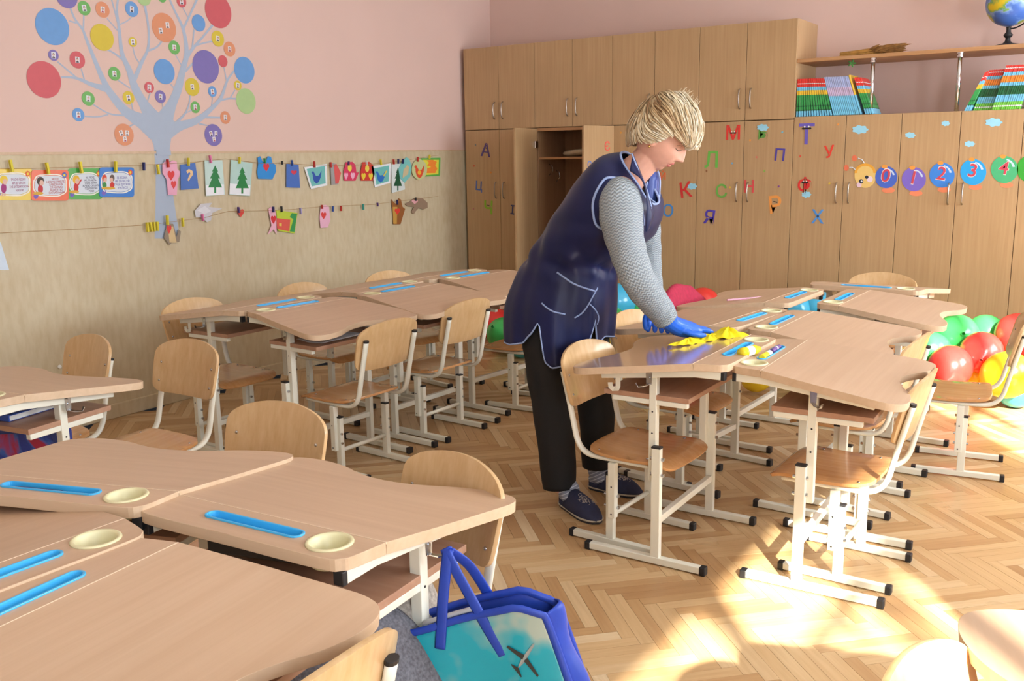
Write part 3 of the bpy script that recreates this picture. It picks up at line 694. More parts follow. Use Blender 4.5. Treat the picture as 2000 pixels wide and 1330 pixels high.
MB().tube(catmull([hk-BN*.008+Vector((0, 0, .003)), hk.lerp(c2_, .5)-BN*.01+Vector((0, 0, .012)), c2_], 6), (.0105, .0022), 8, up=tuple(BN)).build('handle', 'bag_blue', bag, smooth=True)
# generic little aeroplane silhouettes printed on the bag
plain('print_dark', (52, 56, 54), .3); plain('print_grey', (150, 160, 158), .3)
def flat_on_bag(pts, name, mat, lift=.0035):
    V = []
    for u, v in pts: V.append(bag_uv(u, v, .012+lift, .012))
    V2 = [q+BN*.0006 for q in V]; n_ = len(V)
    return MB().add(V2, [tuple(range(n_))[::-1]]).add(V, [tuple(range(n_))]).build(name, mat, bag)
def plane_print(cu, cv, s_, rot):
    shapes = [([(-1, 0), (-.2, .12), (.9, .06), (1, 0), (.9, -.06), (-.2, -.12)], 'print_grey'), ([(.05, .1), (-.25, 1.1), (-.38, 1.1), (-.25, .05)], 'print_dark'), ([(.05, -.1), (-.25, -1.1), (-.38, -1.1), (-.25, -.05)], 'print_dark'), ([(-.8, .02), (-1.05, .4), (-1.12, .4), (-1, -.4), (-.95, -.4)], 'print_dark')]
    for i, (pp, mt) in enumerate(shapes):
        flat_on_bag([(cu+(x*math.cos(rot)-y*math.sin(rot))*s_, cv+(x*math.sin(rot)+y*math.cos(rot))*s_*1.15) for x, y in pp], 'aeroplane_print', mt, .0035+.0003*i)
plane_print(.80, .30, .10, -.6); plane_print(.30, .70, .09, .3)

plain('coat_grey', (104, 104, 112), .95, 0, .35, 160, bump=1.0); plain('fur_grey', (168, 160, 150), .95, 0, .3, 120, bump=1.0)
X, Y, a = CHAIRS['Cc'][:3]
coat = empty('grey_coat', (0, 0, 0), 0, 'folded grey woollen coat with fur trim lying on the chair under the bag desk', 'coat')
Tc = Matrix.Translation((X, Y, .33))@Matrix.Rotation(a, 4, 'Z')
def coatf(cx, cy, rx, ry, h, seed):
    def f(u, v):
        aa = u*2*PI; r_ = math.sin(v*PI/2)**.7
        k_ = 1+.08*math.sin(3*aa+seed)+.05*math.sin(6*aa+seed*2)
        return Tc@Vector((cx+rx*r_*k_*math.cos(aa), cy+ry*r_*k_*math.sin(aa), h*(1-r_**2.2)+.008*math.sin(9*r_*math.cos(aa)+seed)*(1-r_)+.002))
    return f
MB().grid(coatf(-.10, .19, .20, .21, .18, 1), 56, 16, True).build('body', 'coat_grey', coat, smooth=True)
MB().grid(coatf(-.12, .03, .08, .10, .20, 4), 40, 12, True).build('fur_trim', 'fur_grey', coat, smooth=True)
# crimson jacket over the back of c5
plain('crimson', (176, 40, 72), .85, 0, .12, 60, bump=.5); plain('pattern_blue', (96, 104, 150), .7, 0, .6, 45)
X, Y, a = CHAIRS['c5'][:3]; Tj = Matrix.Translation((X, Y, 0))@Matrix.Rotation(a, 4, 'Z')
def jk(u, v):
    s_ = (v-.5)*2; x = (u-.5)*.40; over = .04
    y = -.205-.0-s_*.05-math.copysign(abs(s_)**.5, s_)*.02+.012*math.sin(u*11)*abs(s_); z = .672-abs(s_)**1.6*.27-.22*max(0, abs(u-.5)*2-.55)**1.3*(1-abs(s_))-.01*math.sin(u*9)
    return Tj@Vector((x, y+.9*x*x, z))
tag(MB().grid(jk, 34, 26).build('crimson_jacket', 'crimson', smooth=True, solid=.012, sub=0), 'crimson jacket hung over a chair back behind the wiped desk', 'jacket')
# patterned rucksack standing on c4's seat
X, Y, a = CHAIRS['c4'][:3]; Tr = Matrix.Translation((X, Y, .333))@Matrix.Rotation(a, 4, 'Z')
rk = empty('patterned_rucksack', (0, 0, 0), 0, 'blue and white patterned rucksack standing on a chair seat on the right side', 'rucksack')
MB().prism(rounded(-.12, .12, 0, .25, .06, 5), -.05, .04, T=Tr@Matrix.Translation((.0, .02, 0))@Matrix.Rotation(PI/2, 4, 'X')).build('body', 'pattern_blue', rk, bevel=.012, seg=3)
MB().prism(rounded(-.09, .09, .02, .12, .03, 5), .04, .065, T=Tr@Matrix.Translation((.0, .02, 0))@Matrix.Rotation(PI/2, 4, 'X')).build('front_pocket', 'book_navy', rk, bevel=.008, seg=2)
# red and blue school bag hanging at the far-left desk
m, t, b = newmat('bag_redblue'); N = t.nodes; L = t.links
tc = N.new('ShaderNodeTexCoord'); n = N.new('ShaderNodeTexNoise'); n.inputs['Scale'].default_value = 5; n.inputs['Detail'].default_value = 5; n.inputs['Distortion'].default_value = 1.2; L.new(tc.outputs['Object'], n.inputs['Vector'])
r = N.new('ShaderNodeValToRGB'); e = r.color_ramp.elements; e[0].position = .44; e[0].color = srgb(38, 62, 150); e[1].position = .53; e[1].color = srgb(170, 40, 70); x = e.new(.48); x.color = srgb(60, 100, 180)
L.new(n.outputs['Fac'], r.inputs['Fac']); L.new(r.outputs['Color'], b.inputs['Base Color']); b.inputs['Roughness'].default_value = .4
q0, q1 = Vector(atZ(-60, 905, .40)), Vector(atZ(112, 858, .47)); q0.z = q1.z = 0
dr = (q1-q0).normalized(); nn = Vector((-dr.y, dr.x, 0))
rb = empty('school_bag', (0, 0, 0), 0, 'red and blue printed school bag under the far-left desk', 'bag')
Tb = Matrix((( dr.x, 0, nn.x, q1.x), (dr.y, 0, nn.y, q1.y), (0, 1, 0, 0), (0, 0, 0, 1)))
MB().prism(rounded(-.36, 0, .12, .50, .03, 5), .0, .10, T=Tb).build('body', 'bag_redblue', rb, bevel=.012, seg=3)
MB().prism(rounded(-.365, .006, .115, .505, .03, 5), -.004, .006, holes=[rounded(-.35, -.012, .13, .49, .022, 5)], T=Tb).build('edge_binding', 'book_navy', rb, bevel=.002)

# ------------------------------------------------------------------ books, globe, sheaf on the shelf
BOOKC = {'red': (228, 60, 52), 'sky': (120, 200, 236), 'yel': (238, 196, 60), 'grn': (56, 160, 84), 'dgrn': (24, 96, 56), 'blue': (40, 110, 190), 'lilac': (172, 184, 226), 'pinkl': (206, 186, 220), 'ora': (236, 140, 50), 'lime': (120, 205, 70), 'wht': (236, 236, 236), 'tan': (186, 140, 92)}
for k_, c in BOOKC.items(): plain('bk_'+k_, c, .35, 0, .03)
def book(name, x, lean, h, th, bands, label, group, depth=.19, y=YC+.015, z=ZLOW+.0005):
    """upright book, spine to the room: bands = list of (fraction of height, colour)"""
    b_ = MB(); T = Matrix.Translation((x, y, z))@Matrix.Rotation(lean, 4, 'Y'); names = []; z0 = 0
    T = Matrix.Translation((0, random.uniform(0, .004), 0))@T
    o_ = empty(name, (0, 0, 0), 0, label, 'book', group)
    b_.box(.0008, th-.0008, .002, depth, .002, h-.002, T)
    b_.build('pages', 'label_white', o_)
    c_ = MB(); cols = []
    for f, col in bands:
        if 'bk_'+col not in cols: cols.append('bk_'+col)
        c_.box(.0009, th-.0009, -.0018, .003, z0, z0+f*h, T, cols.index('bk_'+col)); c_.box(0, .0008, .003, depth, z0, z0+f*h, T, cols.index('bk_'+col)); c_.box(th-.0008, th, .003, depth, z0, z0+f*h, T, cols.index('bk_'+col)); z0 += f*h
    c_.build('cover', cols, o_)
    return o_
BA = [(.15, 'sky'), (.03, 'dgrn'), (.08, 'grn'), (.03, 'dgrn'), (.28, 'grn'), (.12, 'yel'), (.09, 'sky'), (.08, 'red'), (.02, 'wht'), (.12, 'red')]
BD = [(.07, 'lime'), (.03, 'wht'), (.08, 'lime'), (.16, 'sky'), (.2, 'dgrn'), (.08, 'sky'), (.15, 'ora'), (.08, 'sky'), (.08, 'red'), (.02, 'wht'), (.05, 'red')]
BC = [(.5, 'sky'), (.22, 'pinkl'), (.28, 'lilac')]
x = X0+8*DW+.006
for i in range(14): book('textbook', x+i*.0158, -.020*i, .222, .0108, BA, 'thin school book with red, yellow, green and blue bands, upright by the cabinet side', 'striped textbooks upright at the left end of the shelf')
x += 14*.0158+.003
for i in range(14): book('textbook', x+i*.0108, -.29-.003*i, .232, .0095, BC, 'thin pale blue and lilac school book leaning in the left-hand row', 'pale blue books leaning on the shelf')
book('textbook', x+14*.0108+.002, -.335, .240, .009, [(.5, 'sky'), (.5, 'yel')], 'leaning school book with a yellow top, right after the pale blue ones', None)
for i in range(4): book('textbook', x+.182+i*.0125, -.345-.012*i, .224, .0098, BA, 'dark banded school book leaning beside the left chrome post', 'banded books leaning beside the left chrome post')
x = 3.455
for i in range(3): book('textbook', x+i*.011, .42-.03*i, .22, .0098, BA, 'shaded banded school book slanting beside the right chrome post', 'slanting books beside the right chrome post')
for i in range(9): book('textbook', x+.04+i*.0108, .30, .225, .0098, BD, 'shaded banded school book in the darker slanting row, right end of shelf', 'darker slanting row of textbooks', y=YC+.05)
for i in range(13): book('textbook', x+.140+i*.0105, .22, .236, .0098, BD, 'red, orange and green banded school book slanting at the picture\'s right edge', 'bright slanting row of textbooks', y=YC+.012)
tag(MB().box(3.785, 3.80, YC+.01, YC+.2, ZLOW+.0005, ZLOW+.25, Matrix.Identity(4)).build('book_end', 'bk_tan', bevel=.002), 'thin wooden book end behind the right-hand books', 'book end')
# globe
m, t, b = newmat('globe_map'); N = t.nodes; L = t.links
tc = N.new('ShaderNodeTexCoord'); n = N.new('ShaderNodeTexNoise'); n.inputs['Scale'].default_value = 9; n.inputs['Detail'].default_value = 6; L.new(tc.outputs['Object'], n.inputs['Vector'])
r = N.new('ShaderNodeValToRGB'); e = r.color_ramp.elements; e[0].position = .45; e[0].color = srgb(70, 110, 190); e[1].position = .62; e[1].color = srgb(226, 200, 40)
for p_, c in ((.5, (110, 150, 215)), (.53, (150, 175, 215)), (.55, (110, 170, 90))): x_ = e.new(p_); x_.color = srgb(*c)
L.new(n.outputs['Fac'], r.inputs['Fac']); L.new(r.outputs['Color'], b.inputs['Base Color']); b.inputs['Roughness'].default_value = .3
gx, gy, gz = 3.625, YC+.17, 1.836
gl = empty('globe', (gx, gy, gz), 0, 'blue school globe on a black stand at the right end of the shelf', 'globe')
MB().lathe([(0, 0), (.085, 0), (.085, .006), (.06, .014), (.025, .022), (.014, .034), (.012, .05), (.02, .056), (.024, .066), (.013, .08), (.011, .1), (.015, .108), (0, .108)], (0, 0, 0), 24).build('stand', 'black_plastic', gl, smooth=True)
MB().sphere((0, 0, .235), .125, 40, 26).build('ball', 'globe_map', gl, smooth=True)
MB().tube([(.138*math.cos(a)*.9+.01, -.1*math.cos(a)*.5, .235+.138*math.sin(a)) for a in [math.radians(q) for q in range(-100, 75, 8)]], (.006, .004), 8).build('meridian_arc', 'black_plastic', gl, smooth=True)
# dried wheat sheaf
plain('straw', (186, 140, 70), .8, 0, .25, 40); plain('straw_dark', (140, 98, 48), .85, 0, .3, 40)
sf = empty('wheat_sheaf', (0, 0, 0), 0, 'dried wheat sheaf lying on top of the shelf board', 'dried plant'); a0 = Vector(atY(1640, 104, YC+.06)); a1 = Vector(atY(1795, 90, YC+.10)); a0.z = a1.z = 1.836
st = MB(); er = MB(); rnd = random.Random(4)
for i in range(90):
    z = rnd.uniform(.003, .034); y = rnd.uniform(-.022, .022); t1 = rnd.uniform(.38, .62)
    q0 = a0+Vector((rnd.uniform(0, .03), y*.7, z*.7)); q1 = a0.lerp(a1, t1)+Vector((0, y*1.6, .004+z)); st.tube([q0, q1], .0016, 4)
    q2 = q1+(a1-a0).normalized()*rnd.uniform(.04, .13)+Vector((0, y*1.0, rnd.uniform(-.012, .026))); q2.z = max(q2.z, 1.842)
    er.tube([q1, q1.lerp(q2, .3), q1.lerp(q2, .7), q2], [.002, .0075, .0065, .001], 5)
tag(st.build('stalks', 'straw', sf), kind='stuff'); tag(er.build('ears', 'straw_dark', sf), kind='stuff')
plain('leaf_green', (70, 130, 60), .6)
lf = MB(); p = Vector(atY(1664, 124, YC+.05))
for i in range(5):
    a = i*1.25; lf.sphere(p+Vector((.012*math.cos(a), -.004, .010*math.sin(a))), (.012, .002, .006), 8, 6, T=Matrix.Rotation(-a, 4, 'Y'))
lf.tube([p, p+Vector((0, 0, 1.815-p.z))], .001, 4)
tag(lf.build('paper_leaf', 'leaf_green', smooth=True), 'small green leaf ornament hanging under the shelf board', 'ornament')

# ------------------------------------------------------------------ balloons
BC_ = {'green': (60, 178, 88), 'red': (232, 62, 56), 'yellow': (248, 214, 40), 'sky': (66, 184, 226), 'teal': (60, 170, 180)}
for k_, c in BC_.items():
    m = plain('balloon_'+k_, c, .22, 0, .01, 3, spec=.6)
    bs = m.node_tree.nodes['Principled BSDF']; bs.inputs['Subsurface Weight'].default_value = .35; bs.inputs['Subsurface Radius'].default_value = (.05, .05, .05); bs.inputs['Subsurface Scale'].default_value = .6
BAL = [((1868, 655), 5.38, .112, 'green', 'large green balloon left of the other green one, by the right wardrobes'), ((1926, 652), 5.55, .100, 'green', 'green balloon behind the two red ones by the right wardrobes'),
 ((1815, 684), 5.22, .10, 'green', 'green balloon half hidden behind a chair back, leftmost by the right wardrobes'), ((1917, 688), 5.22, .105, 'red', 'red balloon in the middle of the right-hand pile'),
 ((1856, 716), 5.10, .108, 'red', 'red balloon low in the right-hand pile, just over the pulled-out chair seat'), ((1990, 655), 5.45, .115, 'red', 'red balloon behind the pulled-out chair\'s backrest'),
 ((1905, 742), 5.30, .11, 'yellow', 'sunlit yellow balloon low behind the pulled-out chair'), ((1967, 732), 5.08, .115, 'yellow', 'yellow balloon seen through the tubes of the pulled-out chair'),
 ((1985, 758), 5.24, .10, 'teal', 'teal balloon at the bottom right of the pile'), ((1547, 606), 5.42, .115, 'sky', 'left blue balloon under the far desks'), ((1592, 603), 5.50, .11, 'sky', 'right blue balloon under the far desks'),
 ((1204, 590), 5.30, .118, 'sky', 'sky blue balloon right behind the cleaner\'s gown'), ((1250, 606), 5.45, .11, 'green', 'green balloon behind the cleaner\'s sleeve'), ((1192, 628), 5.15, .10, 'green', 'green balloon low between gown and plywood backrest'),
 ((1272, 590), 5.62, .10, 'green', 'green balloon just left of the crimson jacket'), ((1372, 592), 5.60, .10, 'red', 'red balloon just right of the crimson jacket'), ((1477, 735), 4.86, .085, 'yellow', 'yellow balloon on the floor under the wiped desk\'s row'),
 ((1548, 668), 5.44, .105, 'green', 'green balloon hidden low under the far desks, left'), ((1596, 668), 5.50, .11, 'yellow', 'yellow balloon hidden low under the far desks, right'), ((1255, 668), 5.42, .11, 'red', 'red balloon low behind the second plywood chair'), ((1195, 690), 5.20, .09, 'yellow', 'yellow balloon low behind the cleaner\'s gown'), ((1375, 650), 5.62, .105, 'sky', 'blue balloon low below the red one near the jacket'),
 ((968, 637), 5.42, .115, 'red', 'red balloon left of the cleaner\'s gown'), ((985, 668), 5.12, .115, 'green', 'green balloon left of the cleaner\'s gown, in front of the red one'), ((1020, 700), 5.02, .095, 'teal', 'teal balloon low behind the gown\'s left hem')]
for (px, Yb, r_, c, lab) in BAL:
    p = Vector(atY(px[0], px[1], Yb)); p.z = max(p.z, r_+.002) if ' low ' not in lab or 'pile' in lab or 'gown' in lab else r_+.002
    o_ = empty('balloon', p, random.random()*6, lab, 'balloon', 'balloons scattered along the wardrobes')
    tilt = Matrix.Rotation(random.uniform(.9, 2.2), 4, 'X')
    prof = [(0, r_*1.03), (r_*.35, r_*.97), (r_*.68, r_*.76), (r_*.92, r_*.42), (r_, 0), (r_*.95, -r_*.36), (r_*.78, -r_*.7), (r_*.5, -r_*.97), (r_*.22, -r_*1.13), (.008, -r_*1.2)]
    prof = [(q.x, q.y) for q in catmull([(a, b_, 0) for a, b_ in prof], 3)]
    MB().lathe(prof, (0, 0, 0), 32, T=tilt).build('skin', 'balloon_'+c, o_, smooth=True)
    MB().lathe([(.004, -r_*1.19), (.006, -r_*1.22), (.011, -r_*1.28), (.009, -r_*1.29)], (0, 0, 0), 12, T=tilt).build('knot', 'balloon_'+c, o_, smooth=True)

# ------------------------------------------------------------------ flat things on the wall and on the doors
WT = Matrix(((0, 0, 1, 0), (1, 0, 0, 0), (0, 1, 0, 0), (0, 0, 0, 1)))       # local x -> Y, y -> Z, z -> X   (left wall)
CT = Matrix(((1, 0, 0, 0), (0, 0, -1, YC), (0, 1, 0, 0), (0, 0, 0, 1)))     # local x -> X, y -> Z, z -> -Y  (door fronts)
def wpt(px, py, X=0): q = atX(px, py, X); return (q[1], q[2])
def cpt(px, py, Y=None): q = atY(px, py, YC if Y is None else Y); return (q[0], q[2])
_mc = {}
def cmat(c, rough=.55):
    k_ = 'paint_%d_%d_%d' % tuple(c)
    if k_ not in M: plain(k_, c, rough, 0, .02)
    return k_
def flat(pts, z, th, mats, name, parent=None, T=WT, bevel=0):
    return MB().prism(pts, z, z+th, T=T).build(name, mats, parent, bevel=bevel)
def textmesh(s_, size, c, rot, z, th, mat, name, parent, T, align='CENTER', space=1.0, width=None, bold=True):
    cu = bpy.data.curves.new('t', 'FONT'); cu.body = s_; cu.size = size; cu.extrude = th/2; cu.align_x = align; cu.align_y = 'CENTER'; cu.space_line = space; cu.resolution_u = 3; cu.offset = size*.012 if bold else 0
    ob = bpy.data.objects.new('t', cu); COL.objects.link(ob); bpy.context.view_layer.update()
    me = bpy.data.meshes.new_from_object(ob); bpy.data.objects.remove(ob); me.materials.clear(); me.materials.append(M[mat])
    sx = 1
    if width and len(me.vertices):
        xs = [v.co.x for v in me.vertices]; sx = width/max(1e-6, max(xs)-min(xs))
    me.transform(T@Matrix.Translation((c[0], c[1], z+th/2))@Matrix.Rotation(rot, 4, 'Z')@Matrix.Diagonal((sx, 1, 1, 1)))
    o_ = bpy.data.objects.new(name, me); COL.objects.link(o_); o_.parent = parent; return o_

# painted tree decal
plain('tree_grey', (172, 186, 206), .7, 0, .01)
Zs = 3.571
def strip(P, n=8):
    """tapered band in picture pixels -> polygon on the wall"""
    C_ = catmull([(x/Zs, y/Zs, w_/Zs/2) for x, y, w_ in P], n) if len(P) > 2 else [Vector((x/Zs, y/Zs, w_/Zs/2)) for x, y, w_ in P]
    Lf, Rt = [], []
    for i, q in enumerate(C_):
        a_, b_ = C_[max(0, i-1)], C_[min(len(C_)-1, i+1)]; dx, dy = b_.x-a_.x, b_.y-a_.y; l = math.hypot(dx, dy) or 1; nx, ny = -dy/l, dx/l
        Lf.append((q.x+nx*q.z, q.y+ny*q.z)); Rt.append((q.x-nx*q.z, q.y-ny*q.z))
    return Lf, Rt
tr_ = MB(); zo = [.0008]
def add_strip(P, off=None):
    Lf, Rt = strip(P); zo[0] += .00004; X_ = zo[0] if off is None else off
    V = []; Fc = []
    for a_, b_ in zip(Lf, Rt):
        for q in (a_, b_): y, z = wpt(q[0], q[1], 0); V.append((X_, y, z))
    for i in range(len(Lf)-1): Fc.append((2*i, 2*i+1, 2*i+3, 2*i+2))
    tr_.add(V, Fc)
TB = [[(1128, 1072, 104), (1128, 1000, 122), (1120, 930, 170), (1110, 880, 260), (1110, 830, 190)],
 [(1090, 900, 170), (1000, 850, 110), (880, 780, 66), (770, 650, 50), (720, 560, 38), (660, 420, 28), (600, 270, 20), (575, 205, 16), (520, 130, 14), (488, 50, 12)],
 [(580, 220, 12), (584, 100, 10)], [(530, 160, 10), (480, 145, 10)], [(760, 625, 50), (640, 590, 30), (530, 545, 18), (425, 538, 14)], [(530, 540, 12), (400, 430, 9)], [(590, 565, 9), (565, 478, 8)],
 [(900, 805, 16), (770, 795, 10), (650, 730, 8)], [(755, 798, 10), (680, 815, 9), (590, 812, 8)],
 [(1090, 870, 150), (1010, 740, 74), (940, 610, 54), (900, 490, 40), (850, 370, 28), (830, 200, 20), (815, 80, 16), (822, -10, 14)], [(825, 175, 12), (800, 80, 10), (775, -10, 9)], [(835, 170, 8), (880, 150, 8), (918, 120, 7)], [(818, 212, 8), (745, 128, 6)], [(852, 415, 14), (800, 375, 12), (745, 345, 10)], [(905, 615, 9), (820, 558, 8)],
 [(925, 580, 34), (985, 440, 26), (1030, 340, 18), (1035, 200, 14), (1005, 20, 18)], [(1030, 355, 14), (1090, 330, 13), (1130, 285, 12)], [(972, 442, 9), (940, 390, 8), (925, 325, 7)],
 [(1120, 880, 160), (1190, 740, 74), (1240, 620, 58), (1275, 480, 42), (1300, 370, 32), (1278, 210, 20), (1215, 70, 13), (1180, -10, 12)], [(1275, 205, 16), (1330, 90, 14), (1375, -10, 16)], [(1312, 125, 7), (1272, 50, 6)],
 [(1300, 400, 30), (1350, 330, 20), (1420, 250, 15), (1485, 170, 16)], [(1370, 315, 12), (1430, 298, 11), (1485, 288, 10)], [(1338, 350, 12), (1345, 280, 10), (1352, 205, 9)], [(1290, 500, 16), (1345, 440, 12)], [(1262, 452, 7), (1220, 378, 6)], [(1218, 625, 10), (1190, 588, 8)],
 [(1150, 920, 130), (1250, 880, 70), (1370, 840, 48), (1470, 760, 32), (1540, 680, 24), (1585, 560, 15), (1640, 485, 12)], [(1578, 560, 8), (1560, 465, 6)], [(1520, 705, 14), (1590, 688, 12), (1655, 690, 12)], [(1600, 690, 9), (1638, 628, 8)], [(1430, 818, 14), (1535, 820, 11)], [(1385, 862, 12), (1445, 875, 7)], [(1472, 745, 7), (1482, 672, 6)],
 [(1225, 860, 22), (1290, 790, 13), (1318, 720, 9), (1325, 665, 8)], [(1290, 790, 8), (1338, 768, 6)], [(1015, 740, 8), (1048, 645, 7)], [(1135, 800, 8), (1133, 715, 7)], [(930, 790, 8), (915, 715, 7)], [(975, 845, 14), (940, 860, 12), (903, 882, 9)]]
for P in TB: add_strip(P)
# lower trunk runs down over the dado board
z0o = .0128
V = []
for (xa, xb, y) in ((301.5, 330, 299), (304, 333, 340), (304, 338, 380), (303, 344, 420), (302, 352, 466)):
    for x in (xa, xb): yy, zz = wpt(x, y, .0128); V.append((.0128, yy, zz))
tr_.add(V, [(2*i, 2*i+1, 2*i+3, 2*i+2) for i in range(4)])
yy = [wpt(x, 300, 0)[0] for x in (301.5, 330)]
tr_.box(.0128, .0172, yy[0], yy[1], 1.325, 1.350)
tag(tr_.build('tree_decal', 'tree_grey'), 'large pale blue-grey tree decal on the pink left wall, trunk crossing the dado', 'wall decal')
CC = {'blue': (104, 156, 214), 'red': (204, 92, 100), 'yellow': (212, 190, 60), 'green': (110, 178, 96), 'lgreen': (170, 200, 140), 'purple': (124, 112, 178), 'orange': (218, 146, 108)}
plain('photo_white', (222, 222, 228), .4); plain('photo_skin', (216, 176, 158), .4); plain('photo_hair', (92, 70, 58), .4); plain('photo_dark', (66, 62, 74), .4); plain('photo_red', (170, 70, 90), .4)
CIR = [(129.5, -8, 24, 'purple', 0), (102, 52, 36, 'blue', 0), (164, 16, 14, 'green', 1), (200, 19, 15.5, 'orange', 1), (257, 18, 15, 'blue', 1), (280, -6, 17, 'lgreen', 0), (316, -5, 10, 'green', 0), (354, 3, 11.5, 'red', 1), (426, 22, 33, 'red', 0),
 (320, 54, 28.5, 'orange', 2), (387.5, 45, 16.5, 'blue', 0), (425, 75.5, 15.5, 'yellow', 1), (448, 96, 14.5, 'orange', 1), (199, 73, 26, 'yellow', 0), (259, 82, 9.5, 'yellow', 1), (340, 93, 13.5, 'green', 1), (104, 108, 11, 'purple', 1), (150.7, 117, 16.5, 'red', 1),
 (85.7, 155.7, 36, 'red', 0), (223, 144, 13.5, 'green', 1), (320.6, 140, 24.5, 'blue', 0), (291, 171, 11, 'red', 1), (313, 189, 12.5, 'purple', 1), (401.6, 130.5, 32.5, 'purple', 0), (435, 119.6, 11.5, 'red', 0), (477, 137, 26, 'blue', 0),
 (375, 170, 17.5, 'yellow', 1), (414.5, 179, 10.5, 'blue', 1), (464, 167, 9.5, 'yellow', 1), (480, 197.5, 25, 'lgreen', 0), (381, 209.5, 11.5, 'green', 1), (439.6, 229.6, 12.5, 'orange', 1), (416.4, 263.8, 21.5, 'purple', 3), (242, 263, 21.5, 'orange', 3),
 (250.6, 191, 13, 'yellow', 1), (172, 192.7, 14, 'green', 1), (152.6, 224, 13, 'blue', 1)]
CN = {'blue': 'sky blue', 'red': 'soft red', 'yellow': 'mustard yellow', 'green': 'green', 'lgreen': 'pale green', 'purple': 'violet', 'orange': 'orange'}
def portrait(cy, cz, s_, rot, parent, k_):
    p_ = MB(); T = Matrix.Translation((cy, cz, 0))@Matrix.Rotation(rot, 4, 'Z'); W_ = WT@T; h = .0026+.0001*random.random()
    p_.prism([(-.38*s_, -.5*s_), (.38*s_, -.5*s_), (.38*s_, .5*s_), (-.38*s_, .5*s_)], h-.0008, h, T=W_)
    p_.prism([(-.26*s_, -.46*s_), (.26*s_, -.46*s_), (.16*s_, -.2*s_), (-.16*s_, -.2*s_)], h, h+.0002, T=W_, mi=3 if k_ % 3 else 4)
    p_.prism(circle(0, .12*s_, .19*s_, 12, .24*s_), h+.0002, h+.0004, T=W_, mi=2)
    p_.prism(circle(0, .05*s_, .14*s_, 12, .19*s_), h+.0004, h+.0006, T=W_, mi=1)
    return p_.build('portrait_photo', ['photo_white', 'photo_skin', 'photo_hair', 'photo_dark', 'photo_red'], parent)
used = {}
def place(px, py):
    v = 'at the top edge' if py < 8 else ('high in the tree' if py < 90 else ('halfway up the tree' if py < 180 else 'low in the tree'))
    h_ = 'on its far left' if px < 170 else ('on its left' if px < 270 else ('near its middle' if px < 350 else ('on its right' if px < 430 else 'on its far right')))
    return v+', '+h_
for i, (px, py, ry, c, nph) in enumerate(CIR):
    y, z = wpt(px, py); z1 = wpt(px, py-ry)[1]; rr = z1-z
    size = 'large' if ry > 22 else ('middle-sized' if ry > 13 else 'small')
    lab = '%s %s %s %s, %s' % (size, CN[c], 'paper circle', ['without photo', 'with one photo', 'with two photos', 'with three photos'][nph], place(px, py))
    if lab in used: lab = lab.replace('paper circle', 'paper disc')
    if lab in used: lab = lab.replace('disc', 'round')
    used[lab] = 1
    s_ = empty('circle_sticker', (0, 0, 0), 0, lab, 'sticker', 'paper circles on the tree decal')
    MB().prism(circle(y, z, rr, 40), .0024*.75, .0024*.75+.0004, T=WT).build('disc', cmat(CC[c]), s_)
    hp = .026
    if nph == 1: portrait(y, z, min(hp*1.1, rr*1.7), random.uniform(-.15, .15), s_, i)
    elif nph == 2: portrait(y+.022, z+.014, hp*1.1, .05, s_, 1); portrait(y-.022, z-.018, hp*1.1, .15, s_, 2)
    elif nph == 3: portrait(y-.016, z+.008, hp, .3, s_, 1); portrait(y+.018, z+.008, hp, -.1, s_, 2); portrait(y+.002, z-.022, hp, .1, s_, 3)

# strings with pegged children's work
plain('twine', (178, 140, 96), .9)
for i, (P, lab) in enumerate((([(-40, 330), (60, 329), (160, 326), (262, 323), (380, 317), (440, 310), (510, 319), (561, 319), (613, 322.6), (676, 323.7), (760, 318), (856, 303)], 'upper thin twine line across the beige dado, full of drawings'),
                 ([(-40, 458), (0, 455), (150, 447.5), (290, 439), (400, 425), (446, 412.5), (530, 411.5), (580, 408), (627, 403.6), (732, 399), (764, 394.6), (856, 383.4)], 'lower thin twine line across the beige dado'))):
    tag(MB().tube([Vector((.026,)+wpt(x, y, .026)) for x, y in P], .0011, 5).build('twine_line', 'twine'), lab, 'string')
PEG = {'yellow': (222, 206, 50), 'navy': (44, 48, 110), 'red': (196, 52, 44), 'pink': (226, 120, 170), 'green': (60, 150, 80), 'blue': (50, 90, 170), 'white': (230, 230, 230), 'purple': (80, 50, 120), 'lilac': (160, 150, 200), 'teal': (60, 160, 150), 'black': (40, 40, 46)}
def peg(px, py, c, lab, s_=1.0, tilt=0, X_=.029):
    y, z = wpt(px, py, X_); o_ = empty('clothes_peg', (X_, y, z), 0, lab, 'clothes peg', 'small clothes pegs on the twine')
    o_.rotation_euler = (tilt, 0, 0); h = .021*s_
    MB().box(-.0075, -.001, -.0042*s_, .0042*s_, -h, h).build('arm', cmat(PEG[c]), o_, bevel=.001); MB().box(.001, .0075, -.0042*s_, .0042*s_, -h, h).build('arm', cmat(PEG[c]), o_, bevel=.001)
    return o_
def wp2(pts, X_=.022): return [wpt(x, y, X_) for x, y in pts]
HEART = [(0, -.9), (.5, -.35), (.85, .15), (.8, .6), (.5, .85), (.2, .8), (0, .5), (-.2, .8), (-.5, .85), (-.8, .6), (-.85, .15), (-.5, -.35)]
def sh(shape, cx, cy, sx, sy, rot=0): c, s_ = math.cos(rot), math.sin(rot); return [(cx+(x*c-y*s_)*sx, cy-(x*s_+y*c)*sy) for x, y in shape]
MIT = [(-.7, -1), (.5, -1), (.75, -.2), (1, .25), (.9, .45), (.6, .2), (.65, .8), (.4, .95), (.2, .7), (.05, 1), (-.2, 1), (-.25, .7), (-.5, .95), (-.75, .8), (-.7, .3), (-1, .35), (-1.05, .1), (-.8, -.3)]
